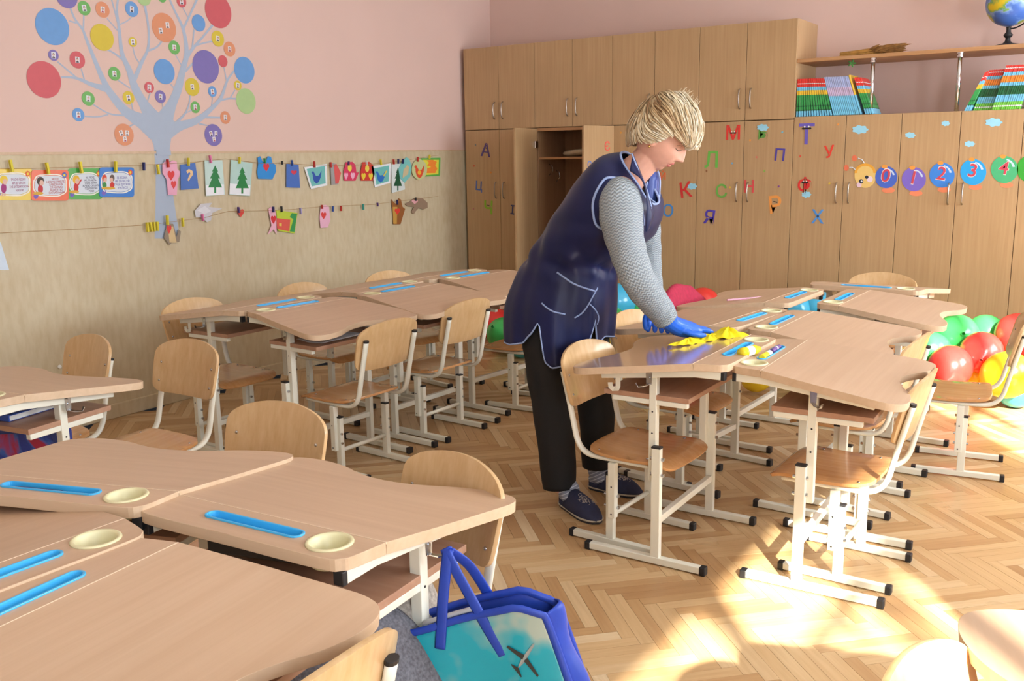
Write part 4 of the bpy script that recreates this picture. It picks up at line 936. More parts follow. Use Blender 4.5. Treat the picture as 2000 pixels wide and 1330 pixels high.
BIRD = [(-.9, .5), (-.6, .75), (-.35, .45), (-.1, .1), (.4, .15), (.9, .8), (.75, -.1), (.4, -.7), (0, -.9), (-.45, -.6), (-.65, -.1), (-.7, .35)]
FIR = [(0, 1), (.35, .55), (.2, .55), (.6, .05), (.35, .05), (.8, -.6), (.12, -.6), (.12, -1), (-.12, -1), (-.12, -.6), (-.8, -.6), (-.35, .05), (-.6, .05), (-.2, .55), (-.35, .55)]
def craft(name, base, bc, parts, lab, cat='paper craft', X_=.022, th=.0015):
    o_ = empty(name, (0, 0, 0), 0, lab, cat, None)
    flat(wp2(base, X_), X_, th, cmat(bc), 'sheet', o_); z = X_+th
    for i, (nm, pts, c) in enumerate(parts): flat(wp2(pts, z), z+.0002*i, .0006, cmat(c), nm, o_)
    return o_
quad = lambda x0, y0, x1, y1: [(x0, y1), (x1, y1), (x1, y0), (x0, y0)]
craft('hand_cutout', [(317, 320), (324, 314), (330, 318), (337, 313), (345, 316), (346, 330), (352, 336), (350, 345), (347, 350), (345, 381), (328, 381), (325, 350), (317, 338)], (232, 170, 196), [('heart', sh(HEART, 334, 343, 8, 11), (220, 60, 60)), ('heart', sh(HEART, 339, 361, 6, 9), (220, 70, 70))], 'pink paper hand with two red hearts pegged right beside the tree trunk')
craft('patterned_card', [(353, 371), (388, 368), (381, 318), (352, 322)], (76, 116, 190), [('question_mark', [(364, 334), (369, 330), (376, 334), (377, 341), (371, 349), (369, 354), (366, 352), (369, 344), (372, 339), (370, 336), (366, 339)], (236, 200, 150))], 'blue patterned card with a beige question mark')
craft('tree_card', [(402, 383), (439, 380), (434, 313), (399, 313)], (196, 222, 216), [('snow', [(403, 382), (438, 380), (437, 360), (402, 362)], (236, 240, 246)), ('fir_tree', sh(FIR, 420, 350, 17, 27), (40, 130, 72))], 'left card of a green fir tree in snow with a pink peg')
craft('tree_card', [(448, 380), (488, 383), (493, 319), (451, 312)], (180, 212, 206), [('snow', [(448, 379), (488, 382), (489, 362), (449, 358)], (236, 240, 246)), ('fir_tree', sh(FIR, 473, 352, 16, 26), (30, 128, 64))], 'right card of a green fir tree in snow with a yellow peg')
craft('hand_cutout', [(504, 349), (532, 350), (539, 335), (538, 322), (532, 318), (529, 306), (523, 305), (519, 316), (513, 316), (508, 305), (503, 308), (504, 320), (502, 335)], (44, 140, 216), [('heart', sh(HEART, 520, 327, 7, 9), (214, 50, 60))], 'bright blue paper mittens with one red heart')
craft('patterned_card', [(559, 366), (586, 367), (583, 322), (559, 320)], (72, 112, 190), [('red_bow', sh(HEART, 574, 337, 7, 5), (208, 60, 80))], 'narrow blue patterned card with a small red bow')
craft('bird_card', [(607, 369), (639, 362), (638, 320), (594, 327)], (232, 236, 240), [('ground', [(609, 364), (636, 358), (634, 324), (599, 330)], (112, 186, 184)), ('bird', sh(BIRD, 618, 345, 11, 15), (44, 84, 170))], 'teal card with a dark blue bird and white border, left one')
craft('folded_cutout', [(647, 361), (660, 360), (665, 340), (657, 320), (645, 318)], (158, 156, 156), [('red_edge', [(655, 359), (661, 358), (666, 338), (657, 320), (652, 322)], (220, 90, 90))], 'folded grey and red paper cutout seen edge on')
craft('mitten_cutout', [(672, 353), (694, 353), (701, 336), (696, 338), (694, 322), (688, 316), (675, 317), (671, 335)], (214, 56, 96), [('heart', sh(HEART, 676, 344, 4.5, 8), (238, 170, 200)), ('heart', sh(HEART, 689, 344, 5, 8), (238, 180, 205)), ('flower', circle(683, 328, 4, 10, 7), (232, 214, 80))], 'crimson mittens with two pink hearts')
craft('mitten_cutout', [(705, 353), (728, 353), (732, 338), (728, 322), (721, 316), (708, 317), (704, 336)], (206, 58, 48), [('heart', sh(HEART, 710, 345, 5, 8), (228, 206, 60)), ('heart', sh(HEART, 724, 345, 5, 8), (228, 206, 60)), ('flower', circle(717, 329, 4, 10, 7), (235, 215, 90))], 'red mittens with two yellow hearts')
craft('bird_card', [(732, 366), (762, 357), (763, 319), (725, 325)], (232, 236, 240), [('ground', [(735, 361), (759, 354), (760, 323), (730, 329)], (112, 190, 186)), ('bird', sh(BIRD, 743, 344, 11, 14), (44, 110, 196)), ('tail', [(750, 345), (756, 334), (754, 333), (748, 343)], (220, 204, 70))], 'teal card with a lighter blue bird and yellow tail, right one')
craft('tree_card', [(765, 377), (791, 370), (786, 319), (764, 321)], (216, 226, 224), [('fir_tree', sh(FIR, 777, 350, 10, 22), (18, 84, 52))], 'narrow card with a very dark green fir tree')
craft('leaf_cutout', [(790, 357), (801, 345), (804, 325), (799, 310), (793, 307), (784, 318), (778, 330), (781, 348)], (122, 196, 192), [('scribble', [(786, 348), (797, 340), (799, 326), (795, 322), (788, 332)], (206, 190, 150))], 'teal leaf-shaped cutout with a beige scribble', X_=.0255)
craft('chick_cutout', circle(819, 331, 15, 18, 20), (200, 206, 150), [('chick', sh(BIRD, 819, 334, 11, 16), (222, 84, 50)), ('spot', circle(819, 337, 3.5, 10, 4.5), (240, 190, 60))], 'round green card with an orange-red chick')
craft('number_card', [(827, 345), (859, 343), (860, 308), (822, 309)], (92, 176, 76), [('ground', [(830, 342), (856, 340), (857, 312), (826, 312)], (226, 220, 70)), ('figure_three', [(832, 338), (850, 338), (854, 329), (850, 323), (853, 316), (845, 312), (833, 313), (838, 318), (834, 323), (842, 326), (832, 330)], (244, 140, 50))], 'green and yellow card with a fat orange figure three', X_=.020)
craft('mitten_cutout', [(331, 479), (338, 470), (350, 473), (353, 452), (348, 448), (345, 462), (338, 437), (326, 436), (322, 455), (320, 464)], (150, 134, 116), [('palm', [(331, 474), (345, 474), (338, 442), (328, 445)], (214, 188, 140)), ('heart', sh(HEART, 330, 448, 5.5, 10), (222, 62, 56))], 'brown paper hand with a red heart at the foot of the tree')
craft('bird_cutout', [(380, 412), (392, 398), (414, 396), (408, 404), (434, 407), (414, 416), (412, 430), (404, 434), (394, 424), (382, 424)], (206, 206, 212), [('wing', [(385, 411), (400, 402), (412, 412), (400, 418)], (222, 222, 228))], 'white paper dove on the lower line')
craft('heart_cutout', sh(HEART, 470, 416, 7.5, 9), (214, 68, 56), [], 'single small red paper heart on the lower line')
craft('hand_cutout', [(523, 458), (530, 440), (526, 420), (524, 408), (529, 404), (536, 408), (539, 420), (540, 458), (534, 448)], (232, 176, 196), [('heart', sh(HEART, 534, 429, 6, 9), (214, 44, 52))], 'pink paper hand tucked behind the green house card')
craft('house_card', [(543, 451), (575, 456), (581, 416), (539, 410)], (188, 206, 60), [('house', [(541, 447), (565, 452), (567, 429), (540, 426)], (222, 92, 80)), ('tree', [(566, 452), (575, 453), (580, 418), (570, 416), (566, 424), (573, 428)], (50, 150, 80)), ('window', [(545, 441), (550, 442), (550, 436), (545, 436)], (236, 200, 90))], 'green card with a red house and a leaning tree')
craft('hand_cutout', [(626, 445), (640, 444), (645, 430), (642, 404), (636, 400), (626, 402), (624, 425)], (230, 178, 200), [('heart', sh(HEART, 632, 421, 6, 8), (216, 66, 60))], 'pink paper hand with one red heart, alone on the lower line')
craft('hand_cutout', [(768, 438), (782, 438), (791, 408), (786, 404), (783, 390), (778, 387), (776, 400), (770, 396), (764, 389), (767, 415)], (150, 92, 44), [('palm', [(768, 437), (775, 437), (776, 404), (767, 404)], (196, 150, 70)), ('heart', sh(HEART, 776, 413, 6, 7), (222, 60, 50))], 'brown paper hand with a small red bow')
craft('bear_cutout', [(791, 398), (803, 392), (808, 388), (815, 386), (826, 388), (835, 396), (835, 406), (826, 409), (818, 406), (812, 412), (808, 418), (803, 414), (808, 404), (796, 403)], (150, 126, 104), [('patch', sh(HEART, 810, 394, 7, 5), (230, 170, 176))], 'grey-brown paper animal at the right end of the lower line')
PL = [(22, 324, 'yellow', 1.3, 'yellow peg on the yellow rules card'), (93, 329, 'yellow', 1.3, 'yellow peg on the orange rules card'), (158, 327, 'yellow', 1.3, 'yellow peg on the green rules card'), (226, 326, 'yellow', 1.3, 'yellow peg on the blue rules card'), (281, 325, 'navy', 1, 'lone navy peg left of the trunk'), (309, 331, 'yellow', 1.2, 'lone yellow peg in front of the trunk'),
 (328, 319, 'red', 1, 'dark red peg on the pink hand'), (368, 316, 'yellow', 1, 'yellow peg on the question mark card'), (411, 311, 'pink', 1, 'pink peg on the left fir tree card'), (468, 313, 'yellow', .9, 'yellow peg on the right fir tree card'), (517, 314, 'green', .7, 'green peg on the blue mittens'), (551, 318, 'black', .5, 'tiny black hook between mittens and narrow blue card'), (570.5, 318, 'blue', .8, 'blue peg on the narrow blue card'),
 (614, 321, 'red', .9, 'red peg on the left bird card'), (646, 322, 'red', .8, 'dark red peg on the folded cutout'), (681, 319, 'purple', .6, 'purple peg on the crimson mittens'), (716, 319, 'white', .6, 'white peg on the red mittens'), (744, 317, 'yellow', .9, 'yellow peg on the right bird card'), (769, 316, 'red', .8, 'red peg on the dark fir tree card'), (778, 315, 'navy', .8, 'left navy peg by the teal leaf'), (787, 315, 'navy', .8, 'right navy peg on the teal leaf'), (816, 311, 'red', .8, 'red peg on the chick card'), (839, 306, 'yellow', .7, 'yellow peg on the orange three card'),
 (288, 443.5, 'yellow', 1.15, 'first of four yellow pegs in a tight row'), (294.5, 443, 'yellow', 1.15, 'second of four yellow pegs in a tight row'), (301, 442.6, 'yellow', 1.15, 'third of four yellow pegs in a tight row'), (307.5, 442, 'yellow', 1.15, 'fourth of four yellow pegs in a tight row'), (327, 430, 'yellow', 1.2, 'yellow peg on the brown paper hand by the trunk'), (357, 434, 'yellow', 1.1, 'lone yellow peg right of the trunk on the lower line'), (396, 425, 'pink', .9, 'pink peg on the white dove'),
 (466, 410, 'purple', .8, 'purple peg on the small red heart'), (534, 409, 'navy', .8, 'navy peg on the hidden pink hand'), (550, 408.5, 'black', .8, 'black peg on the green house card'), (587, 412, 'lilac', .9, 'lone lilac peg right of the house card'), (629, 404, 'red', .6, 'orange-red peg on the lone pink hand'), (650, 408, 'blue', .8, 'lone blue peg on the lower line'), (666, 407, 'red', .8, 'lone red peg on the lower line'), (709.5, 404, 'teal', .9, 'lone teal peg on the lower line'), (737.5, 399.5, 'purple', .6, 'lone dark purple peg on the lower line'), (776, 395, 'navy', .8, 'navy peg on the brown hand with bow'), (812, 389, 'black', .6, 'black peg on the grey-brown animal')]
for px, py, c, s_, lab in PL: peg(px, py, c, lab, s_, random.uniform(-.12, .12), .0335)
# the four rules cards
RC = [(-14, 329, 63, 391, (226, 196, 50), (150, 60, 110), 'ВЧАСНО ЙДЕМО\nМИ ДО ШКОЛИ\nІ НЕ ЗАПІЗНЮЄМОСЬ\nНІКОЛИ!', 'yellow rules card with a blond girl, cut by the left picture edge', (230, 200, 60), (160, 50, 120), .014),
 (61, 332, 134, 392, (226, 96, 48), (170, 50, 60), 'ЯКЩО\nНЕЗРОЗУМІЛЕ\nЗАВДАННЯ\nСТАВИМО\nВЧИТЕЛЮ\nЗАПИТАННЯ!', 'orange rules card with a dark-haired teacher figure', (70, 60, 50), (190, 50, 60), .0175),
 (132, 329, 200, 389, (72, 166, 66), (60, 60, 90), 'НА УРОЦІ\nНЕ ЛУНАЮТЬ\nЗАЙВІ ЗВУКИ\nХОЧЕМО СКАЗАТИ\nПІДНІМАЄМО\nРУКИ!', 'green rules card with a child raising a hand', (230, 180, 50), (200, 50, 50), .014),
 (194, 327, 262, 385, (40, 120, 205), (90, 90, 170), 'ЗІ ВСІМА\nНЕ ГАЛАСУЙ\nГРАЙ ДРУЖНО\nУ КЛАСІ!', 'blue rules card with two children at a table', (210, 70, 40), (60, 140, 70), .0185)]
for i, (x0, y0, x1, y1, c, tc_, txt, lab, hair, body, X_) in enumerate(RC):
    o_ = empty('rules_card', (0, 0, 0), 0, lab, 'card', 'rules cards pegged to the upper line')
    R = lambda a_, b_: (x0+(x1-x0)*a_, y0+(y1-y0)*b_)
    W_ = lambda pts: [wpt(*R(a_, b_), X_) for a_, b_ in pts]
    flat(W_([(a_, 1-b_) for a_, b_ in [(p[0], p[1]) for p in rounded(0, 1, 0, 1, .09, 4)]]), X_, .001, cmat(c, .3), 'board', o_)
    cl = []
    for k_ in range(48):
        a = 2*PI*k_/48; rr = 1+.045*abs(math.sin(a*3.5)); cl.append((.5+.44*rr*math.copysign(abs(math.cos(a))**.62, math.cos(a)), .5+.36*rr*math.copysign(abs(math.sin(a))**.62, math.sin(a))))
    cl = cl[::-1]; flat(W_(cl), X_+.001, .0004, cmat((240, 236, 226)), 'cloud_border', o_)
    c2 = [(.5+(a_-.5)*.93, .5+(b_-.5)*.90) for a_, b_ in cl]; flat(W_(c2), X_+.0014, .0003, cmat(tuple(int(q*.75+40) for q in c)), 'cloud_line', o_)
    c3 = [(.5+(a_-.5)*.90, .5+(b_-.5)*.86) for a_, b_ in cl]; flat(W_(c3), X_+.0017, .0003, cmat((214, 222, 232)), 'cloud_panel', o_)
    # figure
    fg = MB(); z_ = X_+.002; fx = .24 if i else .27
    def el(cx, cy, rx, ry, mi, dz): fg.prism(W_([(cx+rx*math.cos(-q*PI/9), cy+ry*math.sin(-q*PI/9)) for q in range(18)]), z_+dz, z_+dz+.0002, T=WT, mi=mi)
    if i == 3:
        for cx, mi in ((.14, 0), (.36, 3)): el(cx, .36, .07, .12, mi, 0); el(cx+(.02 if cx < .2 else -.02), .42, .05, .08, 1, .0003); el(cx, .60, .065, .11, 2 if cx < .2 else 4, .0001)
        el(.25, .70, .2, .05, 5, .0004)
    else:
        el(fx, .36, .10, .14, 0, 0); el(fx+.03, .42, .06, .09, 1, .0003); el(fx, .62, .07, .16, 2, .0001)
        if i != 0: el(fx-.06, .76, .14, .05, 5, .0004)
        if i == 2: fg.prism(W_([(fx+.03, .62), (fx+.16, .38), (fx+.14, .34), (fx, .56)]), z_, z_+.0002, T=WT, mi=2)
        if i == 0: el(fx-.03, .82, .02, .06, 1, .0002); el(fx+.03, .82, .02, .06, 1, .0002)
    fg.build('printed_figure', [cmat(hair), 'photo_skin', cmat(body), 'photo_hair', cmat((200, 50, 40)), cmat((214, 170, 60))], o_)
    # flower corner
    fl_ = MB(); fcx, fcy = (.88, .17)
    pts = [(fcx+(.075 if k_ % 2 else .05)*math.cos(-k_*PI/9), fcy+(.11 if k_ % 2 else .075)*math.sin(-k_*PI/9)) for k_ in range(18)]
    fl_.prism(W_(pts), z_, z_+.0003, T=WT); fl_.prism(W_([(fcx+.03*math.cos(-q*PI/6), fcy+.045*math.sin(-q*PI/6)) for q in range(12)]), z_+.0003, z_+.0005, T=WT, mi=1)
    fl_.build('flower_print', [cmat((60, 110, 190) if i == 1 else (220, 90, 50)), cmat((236, 210, 60))], o_)
    bt_ = MB(); bt_.prism(W_([(.05, .86), (.10, .78), (.14, .84), (.20, .76), (.17, .90), (.11, .95)]), z_, z_+.0003, T=WT); bt_.build('butterfly_print', cmat((120, 100, 190)), o_)
    nl = txt.count('\n')+1; cc = W_([(.66, .52)])[0]; hgt = abs(wpt(*R(0, 0), X_)[1]-wpt(*R(0, 1), X_)[1])
    wd = abs(wpt(*R(.42, .5), X_)[0]-wpt(*R(.9, .5), X_)[0])
    textmesh(txt, hgt*.095 if nl > 4 else hgt*.105, cc, 0, X_+.0021, .0002, cmat(tc_), 'lettering', o_, WT, space=.95 if nl > 4 else 1.1, width=wd)
q = [wpt(x, y, .014) for x, y in ((-30, 528), (18, 527), (3, 478), (-4, 462), (-30, 462))]
tag(flat(q, .0125, .001, cmat((208, 224, 240)), 'paper_sheet'), 'pale blue paper sheet on the dado at the left picture edge', 'paper')
tag(MB().sphere((.02, wpt(115, 716, .014)[0], wpt(115, 716, .014)[1]), (.008, .01, .01), 10, 8).build('wall_hook', 'label_white', smooth=True), 'small white hook on the dado above the far-left desk', 'hook')

# letter stickers
LET = [('А', 949, 295, 26, (92, 72, 130), .12, 'violet letter A'), ('Ц', 935, 364, 18, (84, 110, 180), .1, 'blue letter Ts'), ('Ч', 954, 407, 26, (140, 190, 50), .05, 'lime letter Ch'), ('І', 1001, 411, 18, (60, 60, 110), .1, 'dark blue letter I'),
 ('К', 1339, 373, 30, (214, 52, 52), -.15, 'red letter K with a cloud'), ('О', 1305, 413, 24, (70, 140, 210), .05, 'blue letter O'), ('Й', 1295, 345, 14, (232, 110, 60), 0, 'orange letter behind the cleaner\'s chin'), ('Л', 1390, 314, 32, (110, 190, 80), 0, 'light green letter L'), ('С', 1409, 375, 26, (110, 180, 80), -.1, 'green letter S'),
 ('Я', 1386, 426, 28, (80, 64, 180), .15, 'violet letter Ya'), ('М', 1432, 261, 28, (226, 58, 52), 0, 'red letter M with a moustache'), ('Ь', 1490, 262, 26, (96, 156, 70), 0, 'green soft sign under a cloud'), ('Н', 1463, 366, 24, (224, 84, 84), 0, 'red letter N'), ('П', 1523, 304, 24, (84, 70, 160), .08, 'violet letter P'),
 ('Р', 1514, 402, 34, (240, 160, 80), -.12, 'large orange letter R'), ('Т', 1575, 265, 40, (110, 96, 190), 0, 'tall violet letter T with a moustache'), ('У', 1620, 298, 24, (232, 66, 52), -.1, 'red letter U with an orange star'), ('Ф', 1572, 364, 28, (220, 50, 50), 0, 'round red letter F over a cloud'), ('Х', 1597, 425, 27, (84, 150, 222), 0, 'blue letter Kh')]
plain('face_black', (30, 26, 30), .5); plain('sticker_cloud', (156, 216, 240), .5)
def cloud_pts(cx, cy, rx, ry, Y=None): return [cpt(cx+rx*(1+.10*math.cos(7*a))*math.cos(a), cy-ry*(1+.12*math.cos(7*a))*math.sin(a), Y) for a in [2*PI*k_/42 for k_ in range(42)]]
for ch, px, py, hp, c, rot, lab in LET:
    x, z = cpt(px, py); h = cpt(px, py-hp/2)[1]-cpt(px, py+hp/2)[1]
    o_ = empty('letter_sticker', (0, 0, 0), 0, lab+' sticker on a wardrobe door', 'sticker', 'letter stickers on the wardrobe doors')
    textmesh(ch, h*1.36, (x, z), -rot, .0006, .0012, cmat(c, .4), 'letter', o_, CT)
    if ch in 'МТФ':
        f_ = MB(); zz = z+(h*.38 if ch == 'Т' else h*.08 if ch == 'М' else h*.3)
        f_.prism([(x+h*.24*math.cos(a), zz-h*.03+h*.07*math.sin(a)*(1+.5*math.cos(2*a))) for a in [2*PI*k_/16 for k_ in range(16)]], .0019, .0023, T=CT)
        for s_ in (-1, 1): f_.prism(circle(x+s_*h*.10, zz+h*.06, h*.045, 10), .0023, .0026, T=CT, mi=1)
        f_.build('printed_face', ['face_black', 'label_white'], o_)
    if ch in 'АЧР':
        f_ = MB(); f_.prism([(x-h*.12, z+h*.27), (x-h*.10, z+h*.22), (x+h*.14, z+h*.17), (x+h*.10, z+h*.24)], .0019, .0023, T=CT); f_.build('printed_face', 'face_black', o_)
    if ch == 'К': flat(cloud_pts(1352, 364, 9, 6), .0002, .0005, 'sticker_cloud', 'cloud', o_, CT)
    if ch == 'Ь': flat(cloud_pts(1490, 249, 11, 6.5), .002, .0005, 'sticker_cloud', 'cloud', o_, CT)
    if ch == 'Ф': flat(cloud_pts(1575, 380, 9, 6), .0002, .0005, 'sticker_cloud', 'cloud', o_, CT)
for px, py, rx, ry, lab in ((1680, 253, 15, 8, 'largest cloud above the caterpillar head'), (1778, 264, 10, 5.5, 'cloud right above number ball 1'), (1847, 241, 8, 5, 'tiny cloud above number ball 2'), (1941, 239, 16, 8, 'large cloud above number ball 4'), (1894, 281, 10, 5.5, 'low cloud above number ball 3')):
    tag(flat(cloud_pts(px, py, rx, ry), .0005, .0006, 'sticker_cloud', 'cloud_sticker', None, CT), 'pale blue '+lab, 'sticker')
DOT = [(929, 283, (120, 140, 140)), (926, 324, (210, 80, 50)), (959, 337, (220, 140, 50)), (925, 408, (180, 110, 110)), (1213, 259, (232, 170, 70)), (1465, 274, (236, 160, 70)), (1528, 258, (120, 190, 210)), (1430, 319, (120, 170, 200)), (1426, 366, (226, 190, 70)), (1380, 334, (140, 90, 50)), (1521, 364, (140, 80, 150)), (1493, 334, (140, 180, 80)), (1563, 305, (220, 80, 60)), (1620, 358, (232, 200, 70)), (1637, 243, (240, 160, 80)), (1626, 287, (240, 160, 60)), (1478, 307, (210, 120, 100))]
for i, (px, py, c) in enumerate(DOT):
    x, z = cpt(px, py); st_ = [(x+(.0095 if k_ % 2 else .0045)*math.cos(k_*PI/5), z+(.0095 if k_ % 2 else .0045)*math.sin(k_*PI/5)) for k_ in range(10)]
    tag(flat(st_, .0006, .0006, cmat(c), 'star_sticker', None, CT), 'tiny star sticker among the letters on the wardrobe doors', 'sticker', 'tiny star stickers on the wardrobe doors')
# stickers on the swung-out right door (its outer face)
od = [o_ for o_ in bpy.data.objects if o_.name.startswith('door') and abs(o_.location.x-(X0+4*DW)) < .001][0]
bpy.context.view_layer.update()
DM = od.matrix_world.copy()
DT = DM@Matrix(((1, 0, 0, 0), (0, 0, 1, .016), (0, 1, 0, 0), (0, 0, 0, 1)))
nrm = (DM.to_3x3()@Vector((0, 1, 0)))
def dpt(px, py):
    P0 = DM@Vector((.1, .016 if nrm.dot(Vector(CAM)-DM.translation) > 0 else 0, 1.3)); d_ = Vector(ray(px, py)); t_ = (P0-Vector(CAM)).dot(nrm)/d_.dot(nrm); return Vector(CAM)+d_*t_
nc = nrm if nrm.dot(Vector(CAM)-DM.translation) > 0 else -nrm
xa = Vector((0, 0, 1)).cross(nc)
for ch_, px_, py_, hh_, c_, rt_, lb_ in (('Є', 1186, 287, .085, (232, 96, 84), .1, 'coral letter Ye sticker on the open right door, beside the cleaner\'s shoulder'), ('С', 1151, 322, .06, (90, 130, 210), -.2, 'blue letter S sticker on the open right door')):
    p = dpt(px_, py_); R3 = Matrix(((xa.x, 0, nc.x, p.x), (xa.y, 0, nc.y, p.y), (xa.z, 1, nc.z, p.z), (0, 0, 0, 1)))
    o_ = empty('letter_sticker', (0, 0, 0), 0, lb_, 'sticker', 'letter stickers on the wardrobe doors')
    textmesh(ch_, hh_, (0, 0), rt_, .0004, .0012, cmat(c_), 'letter', o_, R3)
# number caterpillar
ct_ = empty('caterpillar_sticker', (0, 0, 0), 0, 'smiling yellow caterpillar head sticker with two antennae', 'sticker')
flat([cpt(1690+21*math.cos(a), 343-24*math.sin(a)) for a in [2*PI*k_/32 for k_ in range(32)]], .0006, .0008, cmat((236, 200, 120)), 'head', ct_, CT)
flat([cpt(1690+21*math.cos(a), 338-19*math.sin(a)) for a in [PI*k_/16 for k_ in range(17)]]+[cpt(1690+16*math.cos(a), 338-14*math.sin(a)) for a in [PI*k_/16 for k_ in range(16, -1, -1)]], .0014, .0004, cmat((236, 170, 60)), 'crown', ct_, CT)
for cx, cy, r_, c in ((1693, 346, 3.4, (30, 40, 60)), (1682, 354, 4.2, (30, 40, 60)), (1699, 350, 6, (236, 214, 226)), (1678, 361, 5, (232, 200, 214)), (1683, 354, 1.8, (236, 236, 236))):
    flat([cpt(cx+r_*math.cos(a), cy-r_*math.sin(a)) for a in [2*PI*k_/16 for k_ in range(16)]], .0015+.0002*(r_ < 5)+.0002*(r_ < 2), .0003, cmat(c), 'face_detail', ct_, CT)
for P, e_ in (([(1688, 319), (1684, 312), (1676, 309)], (1669, 309)), ([(1671, 332), (1665, 327), (1659, 327)], (1653, 328))):
    MB().tube([(cpt(*q)[0], YC-.0012, cpt(*q)[1]) for q in P], .0028, 6).build('antenna', cmat((214, 222, 232)), ct_)
    flat([cpt(e_[0]+5*math.cos(a), e_[1]-6*math.sin(a)) for a in [2*PI*k_/14 for k_ in range(14)]], .0006, .001, cmat((232, 120, 84)), 'antenna_ball', ct_, CT)
for n_, px, py, rr, c, lab in (('0', 1731, 346, 21.5, (80, 110, 206), 'indigo'), ('1', 1785, 350, 23.5, (130, 110, 206), 'violet'), ('2', 1840, 342, 24.5, (70, 140, 230), 'mid-blue'), ('3', 1901, 336, 25.5, (50, 170, 240), 'cyan'), ('4', 1962, 331, 26.5, (80, 186, 130), 'green'), ('5', 2013, 330, 27, (60, 170, 60), 'darker green')):
    o_ = empty('number_ball_sticker', (0, 0, 0), 0, '%s ball sticker with number %s on the wardrobe doors' % (lab, n_) if n_ != '5' else 'darker green ball sticker cut by the right picture edge', 'sticker', 'number balls of the caterpillar')
    flat([cpt(px+rr*1.0*math.cos(a), py-rr*math.sin(a)) for a in [2*PI*k_/36 for k_ in range(36)]], .0008, .001, cmat(c, .25), 'ball', o_, CT)
    flat([cpt(px+rr*.8*math.cos(a), py-rr*.8*math.sin(a)) for a in [.25+k_*.1 for k_ in range(12)]]+[cpt(px+rr*.62*math.cos(a), py-rr*.72*math.sin(a)) for a in [.25+k_*.1 for k_ in range(11, -1, -1)]], .0018, .0003, cmat((200, 220, 244)), 'gloss_print', o_, CT)
    x, z = cpt(px-1, py-2); h = cpt(px, py-17)[1]-cpt(px, py+13)[1]
    textmesh(n_, h*1.30, (x, z), -.16, .0018, .0006, 'label_white', 'numeral_outline', o_, CT); textmesh(n_, h*1.18, (x, z), -.16, .0023, .0006, cmat((206, 70, 90)), 'numeral', o_, CT)
    flat([cpt(px+4+13*math.cos(a), py+rr+4-5.5*math.sin(a)*(1 if math.sin(a) > 0 else 1)) for a in [2*PI*k_/18 for k_ in range(18)]], .0003, .0009, cmat((236, 140, 100)), 'foot', o_, CT)
    flat([cpt(px-3+6*math.cos(a), py-rr+1-4*math.sin(a)) for a in [2*PI*k_/12 for k_ in range(12)]], .0018, .0003, cmat((236, 160, 70)), 'bow', o_, CT)
#@@PERSON@@
# ------------------------------------------------------------------ the cleaner
m = plain('skin', (226, 172, 150), .5, 0, .03, 60); bs = m.node_tree.nodes['Principled BSDF']; bs.inputs['Subsurface Weight'].default_value = .12; bs.inputs['Subsurface Radius'].default_value = (.01, .004, .002); bs.inputs['Subsurface Scale'].default_value = .5
plain('lips', (190, 106, 104), .4); plain('brow', (150, 118, 92), .7); plain('lash', (92, 66, 56), .6); plain('blush', (222, 150, 134), .5)
plain('gown_navy', (18, 27, 72), .45, 0, .08, 14, spec=.35, bump=.35, **{'Sheen Weight': .05}); plain('gown_light', (66, 88, 160), .4); plain('piping_blue', (150, 170, 214), .5)
plain('trousers', (17, 17, 19), .8, 0, .1, 30, bump=.3); plain('slipper_navy', (40, 46, 76), .75, 0, .1, 80, bump=.3); plain('sole_beige', (186, 178, 160), .6); plain('sole_dark', (52, 50, 54), .7); plain('gold', (220, 180, 110), .25, 1)
plain('glove_blue', (34, 104, 224), .3, 0, .05, 60, bump=.5); plain('embroidery', (176, 166, 160), .5)
# knitted grey jumper: zigzag rows
m, t, b = newmat('jumper'); N = t.nodes; L = t.links
uv = N.new('ShaderNodeUVMap'); uv.uv_map = 'knit'; sp = N.new('ShaderNodeSeparateXYZ'); L.new(uv.outputs['UV'], sp.inputs[0])
def mth(op, a_, b_=None):
    q = N.new('ShaderNodeMath'); q.operation = op
    for i_, v_ in enumerate((a_, b_)):
        if v_ is None: continue
        if isinstance(v_, (int, float)): q.inputs[i_].default_value = v_
        else: L.new(v_, q.inputs[i_])
    return q.outputs[0]
zz = mth('MULTIPLY', mth('PINGPONG', mth('MULTIPLY', sp.outputs['X'], 24.0), .5), 1.0)
rw = mth('SINE', mth('MULTIPLY', mth('ADD', mth('MULTIPLY', sp.outputs['Y'], 58.0), zz), 2*PI))
cr = N.new('ShaderNodeValToRGB'); cr.color_ramp.elements[0].color = srgb(138, 148, 156); cr.color_ramp.elements[1].color = srgb(172, 182, 188)
L.new(mth('MULTIPLY', mth('ADD', rw, 1.0), .5), cr.inputs['Fac']); L.new(cr.outputs['Color'], b.inputs['Base Color']); b.inputs['Roughness'].default_value = .85
bp = N.new('ShaderNodeBump'); bp.inputs['Strength'].default_value = .6; bp.inputs['Distance'].default_value = .003; L.new(rw, bp.inputs['Height']); L.new(bp.outputs['Normal'], b.inputs['Normal'])
m, t, b = newmat('sock'); N = t.nodes; L = t.links
tc = N.new('ShaderNodeTexCoord'); mp = N.new('ShaderNodeMapping'); mp.inputs['Rotation'].default_value = (0, .5, 0); wv = N.new('ShaderNodeTexWave'); wv.bands_direction = 'Z'; wv.inputs['Scale'].default_value = 26
L.new(tc.outputs['Object'], mp.inputs['Vector']); L.new(mp.outputs['Vector'], wv.inputs['Vector'])
cr = N.new('ShaderNodeValToRGB'); cr.color_ramp.elements[0].position = .82; cr.color_ramp.elements[0].color = srgb(142, 150, 170); cr.color_ramp.elements[1].position = .9; cr.color_ramp.elements[1].color = srgb(206, 214, 226)
